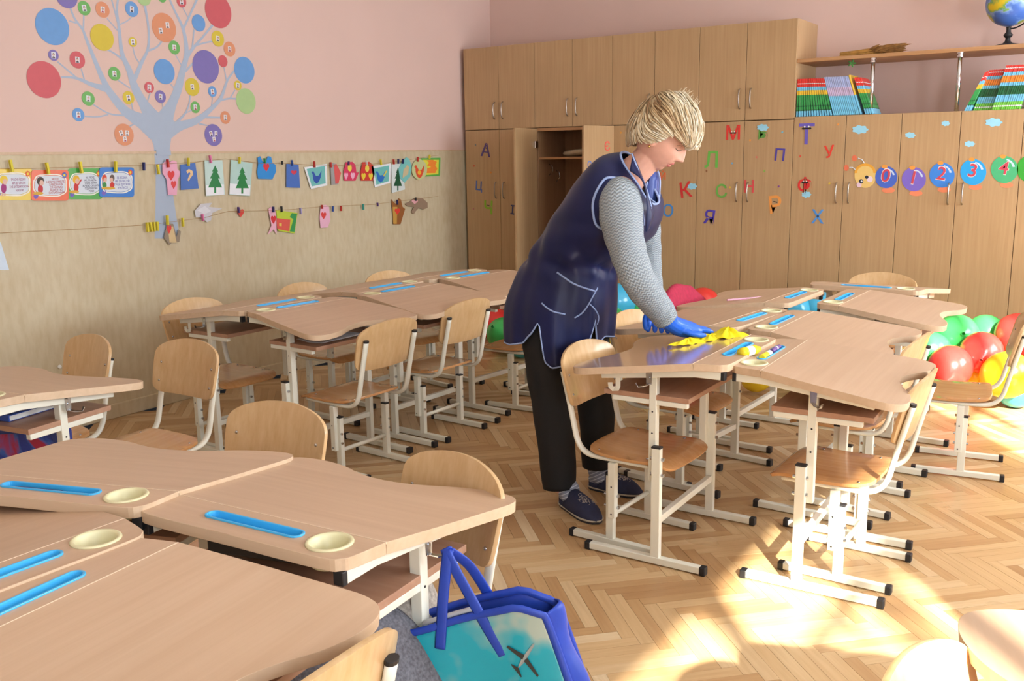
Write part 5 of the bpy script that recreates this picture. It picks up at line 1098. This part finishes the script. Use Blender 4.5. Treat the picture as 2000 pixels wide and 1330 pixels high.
L.new(wv.outputs['Fac'], cr.inputs['Fac']); L.new(cr.outputs['Color'], b.inputs['Base Color']); b.inputs['Roughness'].default_value = .9
m, t, b = newmat('hair'); N = t.nodes; L = t.links
at_ = N.new('ShaderNodeAttribute'); at_.attribute_name = 'strand'
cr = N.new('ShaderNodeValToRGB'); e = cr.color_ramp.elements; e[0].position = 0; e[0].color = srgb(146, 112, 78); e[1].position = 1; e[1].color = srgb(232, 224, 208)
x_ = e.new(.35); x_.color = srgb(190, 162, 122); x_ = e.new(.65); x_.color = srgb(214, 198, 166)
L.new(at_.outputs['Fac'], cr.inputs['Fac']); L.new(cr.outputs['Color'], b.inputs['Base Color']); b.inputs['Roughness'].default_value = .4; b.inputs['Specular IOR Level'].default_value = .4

PY = 2.99
pers = empty('person', (2.70, PY, 0), 0, 'blond woman in navy sleeveless gown and blue gloves bending to wipe a desk', 'person')
def P3(x, y, z): return Vector((x, y, z))
def attach(o_): o_.parent = pers; o_.matrix_parent_inverse = Matrix.Translation((-2.70, -PY, 0)); return o_
# head frame
yaw_, pit = math.radians(10), math.radians(30)
HF = Vector((math.cos(pit)*math.cos(yaw_), math.cos(pit)*math.sin(yaw_), -math.sin(pit)))
HU = Vector((math.sin(pit)*math.cos(yaw_), math.sin(pit)*math.sin(yaw_), math.cos(pit)))
HR = HF.cross(HU)                                      # her right
HC = P3(2.946, 3.0, 1.351)
HM = Matrix(((HR.x, HF.x, HU.x, HC.x), (HR.y, HF.y, HU.y, HC.y), (HR.z, HF.z, HU.z, HC.z), (0, 0, 0, 1)))
def gs(x, s_): return math.exp(-(x/s_)**2)
def face_pt(d):
    """surface of the head in its own frame: x right, y forward, z up; chin at -.115, crown at +.115"""
    x, y, z = d.x, d.y, d.z
    px, py, pz = x*.074, y*.092, z*.115
    if z < 0:
        k_ = min(1, -z); px *= 1-.33*k_**1.4; py = py*(1-.10*k_) if y > 0 else py*(1-.38*k_)
        if y > 0: py += .012*k_*y
    else:
        if y < 0: py *= 1+.10*(1-z)
    f = max(0, y)**.5
    ax = abs(px)
    if y > 0:
        # brow, sockets, lids, cheeks, nose, lips, chin
        py += .0045*gs(pz-.022, .012)*gs(ax-.028, .026)*f
        py -= .0100*gs(pz-.003, .015)*gs(ax-.031, .017)*f
        py += .0062*gs(pz+.001, .0085)*gs(ax-.031, .0125)*f
        py -= .0020*gs(pz+.0085, .0035)*gs(ax-.031, .012)*f
        py += .0055*gs(pz+.033, .020)*gs(ax-.040, .020)*f
        nz = min(1, max(0, (.012-pz)/.052))
        if -.052 < pz < .02: py += (.004+.020*nz**1.15)*gs(px, .0072+.0030*nz)*f*(1 if pz > -.041 else max(0, 1-(-.041-pz)/.009))
        py += .0075*gs(pz+.038, .0065)*gs(ax-.0125, .006)*f
        py += .0050*gs(pz+.0615, .0050)*gs(px, .019)*f*(1-.25*gs(px, .004))
        py += .0058*gs(pz+.0735, .0055)*gs(px, .017)*f
        py -= .0030*gs(pz+.0672, .0022)*gs(px, .021)*f
        py -= .0045*gs(pz+.0845, .006)*gs(px, .022)*f
        py += .0085*gs(pz+.103, .014)*gs(px, .022)*f
        py += .003*gs(pz+.055, .012)*gs(ax-.026, .01)*f
    return Vector((px, py, pz))
bm = bmesh.new(); bmesh.ops.create_icosphere(bm, subdivisions=6, radius=1)
for v in bm.verts: v.co = HM@face_pt(v.co.normalized())
hv = [v.co.copy() for v in bm.verts]; hf = [[v.index for v in f.verts] for f in bm.faces]; bm.free()
body = MB().add(hv, hf)
for sx in (1, -1):                                     # ears
    body.sphere(HM@Vector((sx*.072, -.006, -.012)), (.011, .016, .028), 14, 10, T=HM.to_3x3().to_4x4()@Matrix.Rotation(.2, 4, 'X'))
def limb(pts, rr, n=16, mi=0): C_ = catmull([(p[0], p[1], p[2]) for p in pts], 5); R2 = [q.x for q in catmull([(r_, 0, 0) for r_ in rr], 5)]; body.tube(C_, R2, n)
limb([(2.915, 3.0, 1.300), (2.880, 2.995, 1.262), (2.84, 2.99, 1.225), (2.79, 2.99, 1.17)], [.052, .052, .058, .07])
# torso, pelvis
TSP = [(2.80, 1.20, .062, .13), (2.765, 1.15, .09, .155), (2.72, 1.07, .105, .155), (2.66, .98, .095, .14), (2.60, .90, .095, .14), (2.55, .82, .11, .155), (2.53, .75, .115, .16), (2.53, .68, .09, .15)]
def tors(u, v):
    q = v*(len(TSP)-1); i_ = min(len(TSP)-2, int(q)); f_ = q-i_; c_ = [TSP[i_][k_]*(1-f_)+TSP[i_+1][k_]*f_ for k_ in range(4)]
    a = u*2*PI; return (c_[0]+c_[2]*math.cos(a)*.8, PY+c_[3]*math.sin(a), c_[1]-c_[2]*math.cos(a)*.45)
tg = [tors(i_/28, j_/20) for j_ in range(21) for i_ in range(28)]
body.add(tg, [(j_*28+i_, j_*28+(i_+1) % 28, (j_+1)*28+(i_+1) % 28, (j_+1)*28+i_) for j_ in range(20) for i_ in range(28)]+[tuple(range(28))[::-1], tuple(20*28+k_ for k_ in range(28))])
RSH = [(2.84, 2.90, 1.18), (2.875, 2.845, 1.13), (2.915, 2.81, 1.03), (2.955, 2.80, .915), (2.985, 2.86, .82), (3.015, 2.925, .728)]
LSH = [(2.80, 3.08, 1.18), (2.815, 3.12, 1.12), (2.815, 3.15, 1.02), (2.82, 3.165, .92), (2.845, 3.13, .83), (2.885, 3.075, .765)]
limb(RSH, [.05, .055, .05, .042, .036, .028]); limb(LSH, [.05, .05, .045, .04, .035, .027])
limb([(2.53, 2.91, .74), (2.545, 2.895, .56), (2.575, 2.885, .38), (2.60, 2.878, .2), (2.622, 2.872, .06)], [.085, .075, .055, .040, .027])
limb([(2.54, 3.07, .74), (2.585, 3.085, .56), (2.62, 3.10, .38), (2.63, 3.105, .2), (2.635, 3.108, .07)], [.085, .075, .055, .040, .027])
bo = attach(body.build('body', 'skin', None, smooth=True))
q = bo.modifiers.new('r', 'REMESH'); q.mode = 'VOXEL'; q.voxel_size = .0032; q.use_smooth_shade = True
q = bo.modifiers.new('s', 'SMOOTH'); q.factor = .5; q.iterations = 3
# facial features laid on the surface
def fs(x, z, lift=0):
    """point on the face at head-frame x, z"""
    lo_, hi_ = 0., 1.
    best = None
    dz = z/.115
    for k_ in range(60):
        yy_ = k_/59; l = math.sqrt(max(1e-6, 1-dz*dz)); 
        break
    sx_ = x/(.074*(1-.33*max(0, -dz)**1.4)); sy_ = math.sqrt(max(0, 1-dz*dz-sx_*sx_)); p_ = face_pt(Vector((sx_, sy_, dz)))
    return HM@(p_+Vector((0, lift, 0)))
def ribbon(pts, ws, name, mat, lift=.0006, par=None):
    C_ = catmull([(x, z, w_) for (x, z), w_ in zip(pts, ws)], 5); V = []
    for i_, q_ in enumerate(C_):
        a_, b_ = C_[max(0, i_-1)], C_[min(len(C_)-1, i_+1)]; dx, dz = b_.x-a_.x, b_.y-a_.y; l = math.hypot(dx, dz) or 1
        for s_ in (-1, -.33, .33, 1): V.append(fs(q_.x-dz/l*q_.z*s_, q_.y+dx/l*q_.z*s_, lift+.0007*(1-s_*s_)))
    Fc = [(4*i_+k_, 4*i_+k_+1, 4*i_+5+k_, 4*i_+4+k_) for i_ in range(len(C_)-1) for k_ in range(3)]
    o_ = MB().add(V, Fc).build(name, mat, None, smooth=True); return attach(o_) if par is None else o_
for s_ in (1, -1):
    ribbon([(s_*.046, .020), (s_*.036, .0265), (s_*.024, .0265), (s_*.013, .021)], [.0008, .0020, .0026, .0016], 'eyebrow', 'brow')
    ribbon([(s_*.045, -.006), (s_*.038, -.0095), (s_*.030, -.0108), (s_*.021, -.0085), (s_*.017, -.006)], [.0006, .0016, .0019, .0015, .0005], 'eyelashes', 'lash')
    ribbon([(s_*.044, .003), (s_*.037, .0068), (s_*.030, .0078), (s_*.021, .006)], [.0003, .0008, .0009, .0004], 'eyelid_crease', 'lash', .0002)
ribbon([(-.023, -.0665), (-.014, -.0625), (-.005, -.0600), (0, -.0612), (.005, -.0600), (.014, -.0625), (.023, -.0665)], [.0006, .0030, .0046, .0040, .0046, .0030, .0006], 'upper_lip', 'lips', .0004)
ribbon([(-.022, -.0675), (-.011, -.0730), (0, -.0745), (.011, -.0730), (.022, -.0675)], [.0005, .0040, .0052, .0040, .0005], 'lower_lip', 'lips', .0004)
for s_ in (1, -1): attach(MB().sphere(HM@Vector((s_*.078, -.002, -.040)), .0045, 10, 8).build('earring', 'gold', None, smooth=True))
# hair: a full shell plus combed strands
rnd = random.Random(11)
def hr(d):
    f = 1+.035*math.sin(7*d.x+3*d.z)*math.cos(5*d.y)
    z_ = d.z
    r_ = Vector((d.x*.093, d.y*(.112 if d.y > 0 else .120), z_*(.146 if z_ > 0 else .118)+.004))
    if d.y > 0 and z_ > .1: r_.y += .016*d.y
    return r_*f
def hairline(az):                                      # az 0 = front, 90 = her right, 180 = back : lowest elevation (sin)
    a = abs(((az+180) % 360)-180)
    pts = [(0, .10), (25, .06), (45, .16), (62, .22), (80, -.12), (100, -.35), (125, -.52), (150, -.66), (180, -.70)]
    for (a0_, z0_), (a1_, z1_) in zip(pts, pts[1:]):
        if a0_ <= a <= a1_: return z0_+(z1_-z0_)*(a-a0_)/(a1_-a0_)
    return -.6
hb = MB(); tones = []
def hshell(u, v):
    az = u*360; e0 = hairline(az); el = math.asin(e0)+(PI/2-math.asin(e0))*v
    d = Vector((math.sin(math.radians(az))*math.cos(el), math.cos(math.radians(az))*math.cos(el), math.sin(el)))
    k_ = .965 if v > .08 else .90+.065*v/.08
    return HM@(hr(d)*k_)
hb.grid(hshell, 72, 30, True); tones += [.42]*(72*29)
def azel(d): return math.degrees(math.atan2(d.x, d.y)) % 360
for i_ in range(1150):
    while True:
        d = Vector((rnd.gauss(0, 1), rnd.gauss(0, 1), rnd.gauss(0, 1))).normalized()
        if d.z > hairline(azel(d))+.04: break
    lay = rnd.random(); lift = .975+.075*lay; ph = rnd.uniform(0, 6); n_ = 10; P = []; W_ = []; ln_ = rnd.uniform(.45, .95); d0 = d.copy(); wid = rnd.uniform(.0026, .0052)
    for k_ in range(n_):
        s_ = k_/(n_-1)
        p_ = hr(d)*(lift+.012*math.sin(s_*6+ph)+(.03*s_*s_ if d.y > .45 else -.02*s_*s_)); P.append(HM@p_); W_.append((wid*(1-.75*s_)*(.45 if k_ == 0 else 1), .0015))
        front = Vector((.45 if d0.x > -.15 else -.75, .88, .02)); nape = Vector((d.x*.6, -.62, -.80)); wn = min(1, max(0, (-d.y-.15)*1.5+(-.05-d.z)*.6))
        g_ = (front*(1-wn)+nape*wn)-d; g_ += Vector((0, 0, -.35*(1-wn)*max(0, d.z))); g_ -= d*g_.dot(d)
        if g_.length < .12: break
        d2 = (d+g_.normalized()*ln_/n_+Vector((0, 0, .05*math.sin(s_*9+ph)))/n_).normalized()
        if d2.z < hairline(azel(d2))-.05: break
        d = d2
    if len(P) < 4: continue
    nf = len(hb.F); up_ = tuple((P[len(P)//2]-HC).normalized()); hb.tube(P, W_, 5, up=up_)
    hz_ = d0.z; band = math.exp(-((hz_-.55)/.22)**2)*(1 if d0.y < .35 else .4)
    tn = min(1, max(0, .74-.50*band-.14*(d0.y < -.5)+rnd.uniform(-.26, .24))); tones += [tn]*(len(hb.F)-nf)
for i_ in range(26):                                   # flyaway wisps at the crown
    d = Vector((rnd.uniform(-.3, .3), rnd.uniform(-.2, .5), 1)).normalized(); p0_ = HM@(hr(d)); dirv = (HM.to_3x3()@Vector((rnd.uniform(-.3, .5), rnd.uniform(-.4, .3), .55))).normalized()
    nf = len(hb.F); hb.tube([p0_, p0_+dirv*.012, p0_+dirv*.026+Vector((.004, 0, 0))], [.0009, .0007, .0003], 4); tones += [.7]*(len(hb.F)-nf)
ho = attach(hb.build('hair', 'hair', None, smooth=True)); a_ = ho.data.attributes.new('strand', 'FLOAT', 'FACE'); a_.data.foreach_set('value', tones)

# gown
SEC = [((2.808, 1.300), (2.900, 1.178), .062), ((2.735, 1.285), (2.930, 1.125), .140), ((2.655, 1.205), (2.930, 1.085), .178), ((2.565, 1.09), (2.905, 1.03), .180), ((2.495, .995), (2.83, .965), .168), ((2.435, .915), (2.765, .90), .165),
       ((2.385, .84), (2.755, .84), .176), ((2.350, .75), (2.75, .76), .195), ((2.345, .66), (2.74, .67), .202), ((2.355, .58), (2.73, .59), .205), ((2.37, .47), (2.725, .49), .208)]
SC_ = [catmull([(s_[0][0], s_[0][1], 0) for s_ in SEC], 8), catmull([(s_[1][0], s_[1][1], 0) for s_ in SEC], 8), catmull([(s_[2], 0, 0) for s_ in SEC], 8)]
NS_ = len(SC_[0])-1
def gown_at(th, s_):
    """th: 0 front, 90 her right, 180 back; s_ runs 0 (neck) to 1 (hem)"""
    q = s_*NS_; i_ = min(NS_-1, int(q)); f_ = q-i_
    B = SC_[0][i_].lerp(SC_[0][i_+1], f_); Fp = SC_[1][i_].lerp(SC_[1][i_+1], f_); wd = SC_[2][i_].lerp(SC_[2][i_+1], f_).x
    t_ = math.radians(th); c_, s2 = math.cos(t_), math.sin(t_)
    e_ = .86; cc_ = math.copysign(abs(c_)**e_, c_); ss = math.copysign(abs(s2)**e_, s2)
    cx, cz = (B.x+Fp.x)/2, (B.y+Fp.y)/2; hx, hz = (Fp.x-B.x)/2, (Fp.y-B.y)/2
    fold = 0
    lo_ = max(0, s_-.42); fold += lo_*.016*math.sin(math.radians(th)*7+1.3+s_*5)+lo_*.006*math.sin(math.radians(th)*17+s_*9)
    fold += .006*math.exp(-((s_-.49)/.03)**2)*(-1)+.004*math.sin(th*.2+s_*40)*math.exp(-((s_-.46)/.10)**2)
    fold += .0055*math.exp(-((s_-.47)/.09)**2)*math.sin(math.radians(th)*6+s_*55)+.003*math.exp(-((s_-.30)/.10)**2)*math.sin(math.radians(th)*4-s_*48)
    k_ = 1+fold/.19
    sag = .018*max(0, c_)*math.exp(-((s_-.30)/.10)**2)
    return Vector((cx+hx*cc_*k_, PY-wd*ss*k_, cz+hz*cc_*k_-sag))
SLA, SLB = 20, 83
def hem_z(th):
    t_ = ((th+180) % 360)-180; a = abs(t_)
    pts = [(0, .64), (SLA-8, .62), (SLA, .715), (SLA+8, .60), (SLA+22, .562), (SLB-16, .55), (SLB-8, .57), (SLB, .715), (SLB+7, .665), (SLB+16, .628), (SLB+34, .615), (180, .64)] if t_ > 0 else [(0, .64), (60, .60), (100, .60), (180, .64)]
    for (a0_, z0_), (a1_, z1_) in zip(pts, pts[1:]):
        if a0_ <= a <= a1_: return z0_+(z1_-z0_)*(a-a0_)/(a1_-a0_)
    return .58
def s_end(th):
    z_ = hem_z(th); lo_, hi_ = .5, 1.0
    for _ in range(22):
        m_ = (lo_+hi_)/2
        if gown_at(th, m_).z > z_: lo_ = m_
        else: hi_ = m_
    return (lo_+hi_)/2
NU, NV = 180, 70; ths = [i_*360/NU for i_ in range(NU)]; se = [s_end(t_) for t_ in ths]
def neck_s(th):
    a = abs(((th+180) % 360)-180); return .0+.105*math.exp(-(a/34)**2)
V = [gown_at(ths[i_], neck_s(ths[i_])+(se[i_]-neck_s(ths[i_]))*j_/(NV-1)) for j_ in range(NV) for i_ in range(NU)]
Fc = [(j_*NU+i_, j_*NU+(i_+1) % NU, (j_+1)*NU+(i_+1) % NU, (j_+1)*NU+i_) for j_ in range(NV-1) for i_ in range(NU)]
gown = attach(MB().add(V, Fc).build('gown', 'gown_navy', None, smooth=True, solid=.0035))
from mathutils.bvhtree import BVHTree
bvh = BVHTree.FromPolygons(V, Fc)
def on_gown(px, py, off=.003):
    d_ = Vector(ray(px, py)).normalized(); h_ = bvh.ray_cast(Vector(CAM), d_)
    if h_[0] is None:
        return None
    return h_[0]-d_*off
def trim(pxs, r_, name='piping', n=5):
    P = [on_gown(x, y) for x, y in [(q.x, q.y) for q in catmull([(a_, b_, 0) for a_, b_ in pxs], n)]]; P = [p_ for p_ in P if p_ is not None]
    if len(P) > 2: return MB().tube(P, r_, 6).build(name, 'piping_blue', gown, smooth=True)
hem = [V[(NV-1)*NU+i_] for i_ in range(NU)]
MB().tube(hem, (.0034, .0034), 6, closed=True).build('hem_piping', 'piping_blue', gown, smooth=True)
MB().tube([V[i_] for i_ in range(NU)], (.0045, .0045), 6, closed=True).build('neck_piping', 'piping_blue', gown, smooth=True)
trim([(1181, 450), (1165, 440), (1159, 420), (1158, 396), (1166, 372), (1181, 350), (1196, 347), (1212, 351), (1228, 359), (1240, 371), (1249, 388), (1254, 410), (1257, 440)], .0048, 'armhole_piping')
trim([(1088, 532), (1102, 542), (1120, 554), (1140, 562), (1163, 569)], .0034); trim([(1167, 562), (1160, 575), (1148, 597), (1136, 612), (1122, 621)], .0028); trim([(1058, 592), (1068, 601), (1082, 609), (1104, 614)], .0030)
trim([(1152, 594), (1163, 606), (1169, 620), (1166, 634)], .0028)
# collar and front edge
col = [((1232, 340), (1252, 352), (1262, 368), (1268, 388), (1272, 410), (1268, 424)), ((1290, 333), (1287, 350), (1284, 372), (1280, 392), (1270, 412))]
def cpl(pts, Y_): return [Vector(atY(x, y, Y_)) for x, y in pts]
lap = MB()
A_ = catmull(cpl([(1230, 333), (1252, 349), (1261, 372), (1264, 400), (1262, 440), (1262, 452)], 2.875), 5); B_ = catmull(cpl([(1236, 300), (1252, 340), (1262, 366), (1268, 386), (1278, 412), (1268, 446)], 2.915), 5)
lap.add(A_+B_, [(i_, i_+1, len(A_)+i_+1, len(A_)+i_) for i_ in range(len(A_)-1)])
attach(lap.build('lapel', 'gown_navy', None, smooth=True, solid=.004))
lp2 = MB(); A_ = cpl([(1272, 334), (1268, 352), (1262, 372), (1264, 402), (1272, 420)], 3.02); B_ = cpl([(1284, 336), (1288, 352), (1287, 380), (1286, 410), (1280, 416)], 3.06)
lp2.add(A_+B_, [(i_, i_+1, len(A_)+i_+1, len(A_)+i_) for i_ in range(len(A_)-1)])
attach(lp2.build('lapel', 'gown_light', None, smooth=True, solid=.004))
for P in (cpl([(1234, 300), (1247, 334), (1258, 357), (1268, 388), (1272, 412), (1266, 446)], 2.905), cpl([(1285, 334), (1289, 352), (1288, 380), (1287, 410)], 3.05), cpl([(1264, 354), (1262, 372), (1268, 386), (1280, 396)], 3.0)):
    attach(MB().tube(catmull(P, 5), (.0032, .0032), 6).build('lapel_piping', 'piping_blue', None, smooth=True))

# sleeves with knit pattern coordinates
def sleeve(P, R2, name, parent_fn=attach):
    C_ = catmull(P, 7); r_ = [q_.x for q_ in catmull([(a_, 0, 0) for a_ in R2], 7)]; n_ = 40; b_ = MB(); rings = []
    ref = Vector((0, -1, 0)); ln = 0; V = []; uvs = []
    for i_, p_ in enumerate(C_):
        tgt = (C_[min(len(C_)-1, i_+1)]-C_[max(0, i_-1)]).normalized(); sx = tgt.cross(ref).normalized(); sy = sx.cross(tgt).normalized(); ref = sy
        if i_: ln += (p_-C_[i_-1]).length
        for k_ in range(n_):
            a = 2*PI*k_/n_; rr = r_[i_]*(1+.02*math.sin(ln*95+2*math.sin(a+1))+.018*math.sin(3*a+ln*30)); V.append(p_+sx*math.cos(a)*rr+sy*math.sin(a)*rr)
        uvs.append(ln)
    Fc = [(j_*n_+i_, j_*n_+(i_+1) % n_, (j_+1)*n_+(i_+1) % n_, (j_+1)*n_+i_) for j_ in range(len(C_)-1) for i_ in range(n_)]
    me = mesh(name, V, Fc, True); u_ = me.uv_layers.new(name='knit'); dat = []
    for j_ in range(len(C_)-1):
        for i_ in range(n_): dat += [i_/n_, uvs[j_]*1.9, (i_+1)/n_, uvs[j_]*1.9, (i_+1)/n_, uvs[j_+1]*1.9, i_/n_, uvs[j_+1]*1.9]
    u_.data.foreach_set('uv', dat); me.materials.append(M['jumper'])
    o_ = bpy.data.objects.new(name, me); COL.objects.link(o_); q = o_.modifiers.new('t', 'SOLIDIFY'); q.thickness = .003
    return attach(o_)
sleeve([(2.835, 2.905, 1.165), (2.862, 2.860, 1.140), (2.880, 2.832, 1.09), (2.912, 2.806, 1.00), (2.948, 2.795, .915), (2.972, 2.822, .852), (2.998, 2.885, .778), (3.010, 2.915, .742)], [.056, .068, .070, .060, .055, .052, .045, .040], 'right_sleeve')
sleeve([(2.80, 3.08, 1.16), (2.815, 3.12, 1.11), (2.815, 3.150, 1.02), (2.820, 3.165, .93), (2.835, 3.145, .86), (2.875, 3.095, .79), (2.885, 3.07, .768)], [.05, .058, .054, .048, .044, .038, .034], 'left_sleeve')
# trousers, socks, slippers
def pants(P, R2, name):
    C_ = catmull(P, 8); r_ = [q_.x for q_ in catmull([(a_, 0, 0) for a_ in R2], 8)]
    b_ = MB(); b_.tube(C_, [(q_*(1+.03*math.sin(i_*1.1)), q_*(1.0+.03*math.cos(i_*.9))) for i_, q_ in enumerate(r_)], 28, caps=False); return attach(b_.build(name, 'trousers', None, smooth=True, solid=.003))
pants([(2.545, 2.92, .74), (2.550, 2.90, .60), (2.570, 2.89, .42), (2.592, 2.88, .25), (2.608, 2.874, .075)], [.10, .094, .080, .070, .062], 'right_trouser_leg')
pants([(2.555, 3.07, .74), (2.600, 3.085, .60), (2.632, 3.10, .42), (2.642, 3.105, .25), (2.640, 3.108, .095)], [.10, .092, .076, .066, .058], 'left_trouser_leg')
def foot(heel, toe, ankle, side, lab):
    h = Vector(heel); t_ = Vector(toe); dr_ = (t_-h); L_ = dr_.length; dr_.normalize(); nr = Vector((-dr_.y, dr_.x, 0)); T = Matrix(((dr_.x, nr.x, 0, h.x), (dr_.y, nr.y, 0, h.y), (0, 0, 1, 0), (0, 0, 0, 1)))
    wd = lambda s_: .033*(1-(1-min(1, s_/.22))**2)**.5*(1+.28*math.exp(-((s_-.68)/.25)**2))*(1-(max(0, s_-.74)/.26)**2.3)**.5 if s_ > 0 else 0
    so = MB(); out = [(L_*s_, wd(s_)) for s_ in [k_/22 for k_ in range(1, 23)]]; out = [(0.001, 0)]+out[:-1]+[(L_, 0)]; full = out+[(x, -y) for x, y in out[::-1][1:-1]]; full = [(x, y) for x, y in full][::-1]
    so.prism(full, 0, .009, T=T)
    so = attach(so.build('slipper_sole', 'sole_dark', None, bevel=.002)); 
    rim = [T@Vector((x, y*1.03, .012)) for x, y in full]
    attach(MB().tube(rim, (.0038, .0034), 6, closed=True).build('sole_rim', 'sole_beige', None, smooth=True))
    def up(u, v):
        s_ = .36+.64*v if v < 1 else 1; s_ = min(.995, s_); w_ = wd(s_)*1.0; hh = (.070-.036*v**1.3)*(1-v**6)+.012; a = PI*u
        lip = -.05*math.sin(a)**2*(1-v)**3*0+.045*(1-v)**2*math.sin(a)*0
        return T@Vector((L_*s_+ (.028*(1-math.sin(a)) *(-1) if v < .02 else -.028*(1-math.sin(a))*(1-v)), math.cos(a)*w_, .011+(hh-.011)*math.sin(a)**.75))
    attach(MB().grid(up, 26, 22).build('slipper_upper', 'slipper_navy', None, smooth=True, solid=.003))
    def hl(u, v):
        s_ = .02+.36*abs(u-.5)*2; sg_ = 1 if u > .5 else -1; return T@Vector((L_*s_*1.0+.002, sg_*wd(s_)*1.0 if s_ > .021 else 0, .010+.022*v))
    attach(MB().grid(hl, 25, 4).build('slipper_heel', 'slipper_navy', None, smooth=True, solid=.003))
    em = MB(); rn = random.Random(3)
    for k_ in range(9):
        a0_ = rn.uniform(0, 6.3); u0, v0 = .5+rn.uniform(-.16, .16), .42+rn.uniform(-.14, .22); pts = []
        for j_ in range(9):
            rr = .09*(1-j_/10); pts.append(up(u0+rr*.9*math.cos(a0_+j_*.75), v0+rr*.9*math.sin(a0_+j_*.75))+Vector((0, 0, .0022)))
        em.tube(pts, .0011, 4)
    attach(em.build('embroidery', 'embroidery', None, smooth=True))
    an = Vector(ankle)
    sk = MB(); sk.tube(catmull([(an.x, an.y, .15), (an.x-.002, an.y, .10), tuple(T@Vector((.048, 0, .068))), tuple(T@Vector((.065, 0, .050))), tuple(T@Vector((.11, 0, .040))), tuple(T@Vector((.15, 0, .032)))], 6), [q_.x for q_ in catmull([(a_, 0, 0) for a_ in (.040, .039, .041, .037, .030, .022)], 6)], 20)
    sk.sphere(T@Vector((.033, 0, .038)), (.030, .028, .030), 18, 12)
    attach(sk.build('sock', 'sock', None, smooth=True))
foot((2.600, 2.905, 0), (2.822, 2.790, 0), (2.622, 2.880, 0), 1, 'right'); foot((2.600, 3.112, 0), (2.835, 3.116, 0), (2.640, 3.110, 0), -1, 'left')

# gloved hands: palm, four fingers and thumb fused into one surface
def glove(name, wrist, cuff_dir, palm, fingers, thumb, cuff_r=.036):
    b_ = MB(); wv_ = Vector(wrist); C_ = catmull([wv_-Vector(cuff_dir)*.035, wv_]+[Vector(p_) for p_ in palm], 5)
    b_.tube(C_, [(a_.x, a_.y) for a_ in catmull([(cuff_r*1.12, cuff_r*1.12, 0), (cuff_r*.94, cuff_r*.86, 0), (.038, .032, 0), (.043, .028, 0), (.041, .020, 0)][:len(palm)+2], 5)], 16, up=(0, 0, 1))
    for f_ in fingers+[thumb]:
        q_ = catmull([Vector(p_) for p_ in f_], 4); m_ = len(q_); b_.tube(q_, [.0118-.0030*i_/(m_-1) for i_ in range(m_)], 10); b_.sphere(q_[-1], .0078, 10, 8)
    o_ = attach(b_.build(name, 'glove_blue', None, smooth=True))
    q = o_.modifiers.new('r', 'REMESH'); q.mode = 'VOXEL'; q.voxel_size = .0022; q.use_smooth_shade = True
    q = o_.modifiers.new('s', 'SMOOTH'); q.factor = .5; q.iterations = 2
    return o_
wr_ = Vector((3.022, 2.935, .722)); fw_ = Vector((.42, .90, 0)).normalized(); sd_ = Vector((fw_.y, -fw_.x, 0))      # sd_: towards the camera side
zt_ = .683
pm = [wr_+fw_*.045+Vector((0, 0, -.020)), wr_+fw_*.085+Vector((0, 0, -.030)), wr_+fw_*.105+Vector((0, 0, -.033))]
fin = []
for k_, (off, ln_, dz_) in enumerate(((.030, .066, 0), (.010, .078, .002), (-.010, .074, .003), (-.028, .058, .004))):
    b0 = wr_+fw_*.088+sd_*off*.9+Vector((0, 0, -.033)); sp_ = sd_*off*.25
    fin.append([b0-fw_*.02, b0+fw_*.01+Vector((0, 0, .002)), b0+fw_*ln_*.45+sp_*.5+Vector((0, 0, .002+dz_)), b0+fw_*ln_*.8+sp_+Vector((0, 0, -.004)), b0+fw_*ln_+sp_+Vector((0, 0, -.010))])
th_ = [wr_+fw_*.03+sd_*.024+Vector((0, 0, -.024)), wr_+fw_*.052+sd_*.048+Vector((0, 0, -.034)), wr_+fw_*.078+sd_*.060+Vector((0, 0, -.040)), wr_+fw_*.098+sd_*.058+Vector((0, 0, -.044))]
glove('right_glove', wr_, (wr_-Vector((2.998, 2.885, .778))).normalized(), pm, fin, th_)
wl = Vector((2.892, 3.055, .755)); pl_ = [Vector((2.905, 3.045, .728)), Vector((2.920, 3.035, .705))]
fl2 = []
for k_, (dx, dy) in enumerate(((-.028, -.020), (-.006, -.008), (.016, .002), (.036, .014))):
    b0 = Vector((2.918+dx*.6, 3.035+dy, .712)); fl2.append([b0+Vector((-.004, 0, .012)), b0, b0+Vector((.010+dx*.2, -.012, -.016)), b0+Vector((.014+dx*.35, -.018, -.034-.002*k_))])
glove('left_glove', wl, (Vector((2.892, 3.055, .755))-Vector((2.885, 3.095, .79))).normalized(), pl_, fl2, [Vector((2.90, 3.04, .742)), Vector((2.888, 3.015, .722)), Vector((2.892, 3.0, .700)), Vector((2.900, 2.992, .684))], .032)
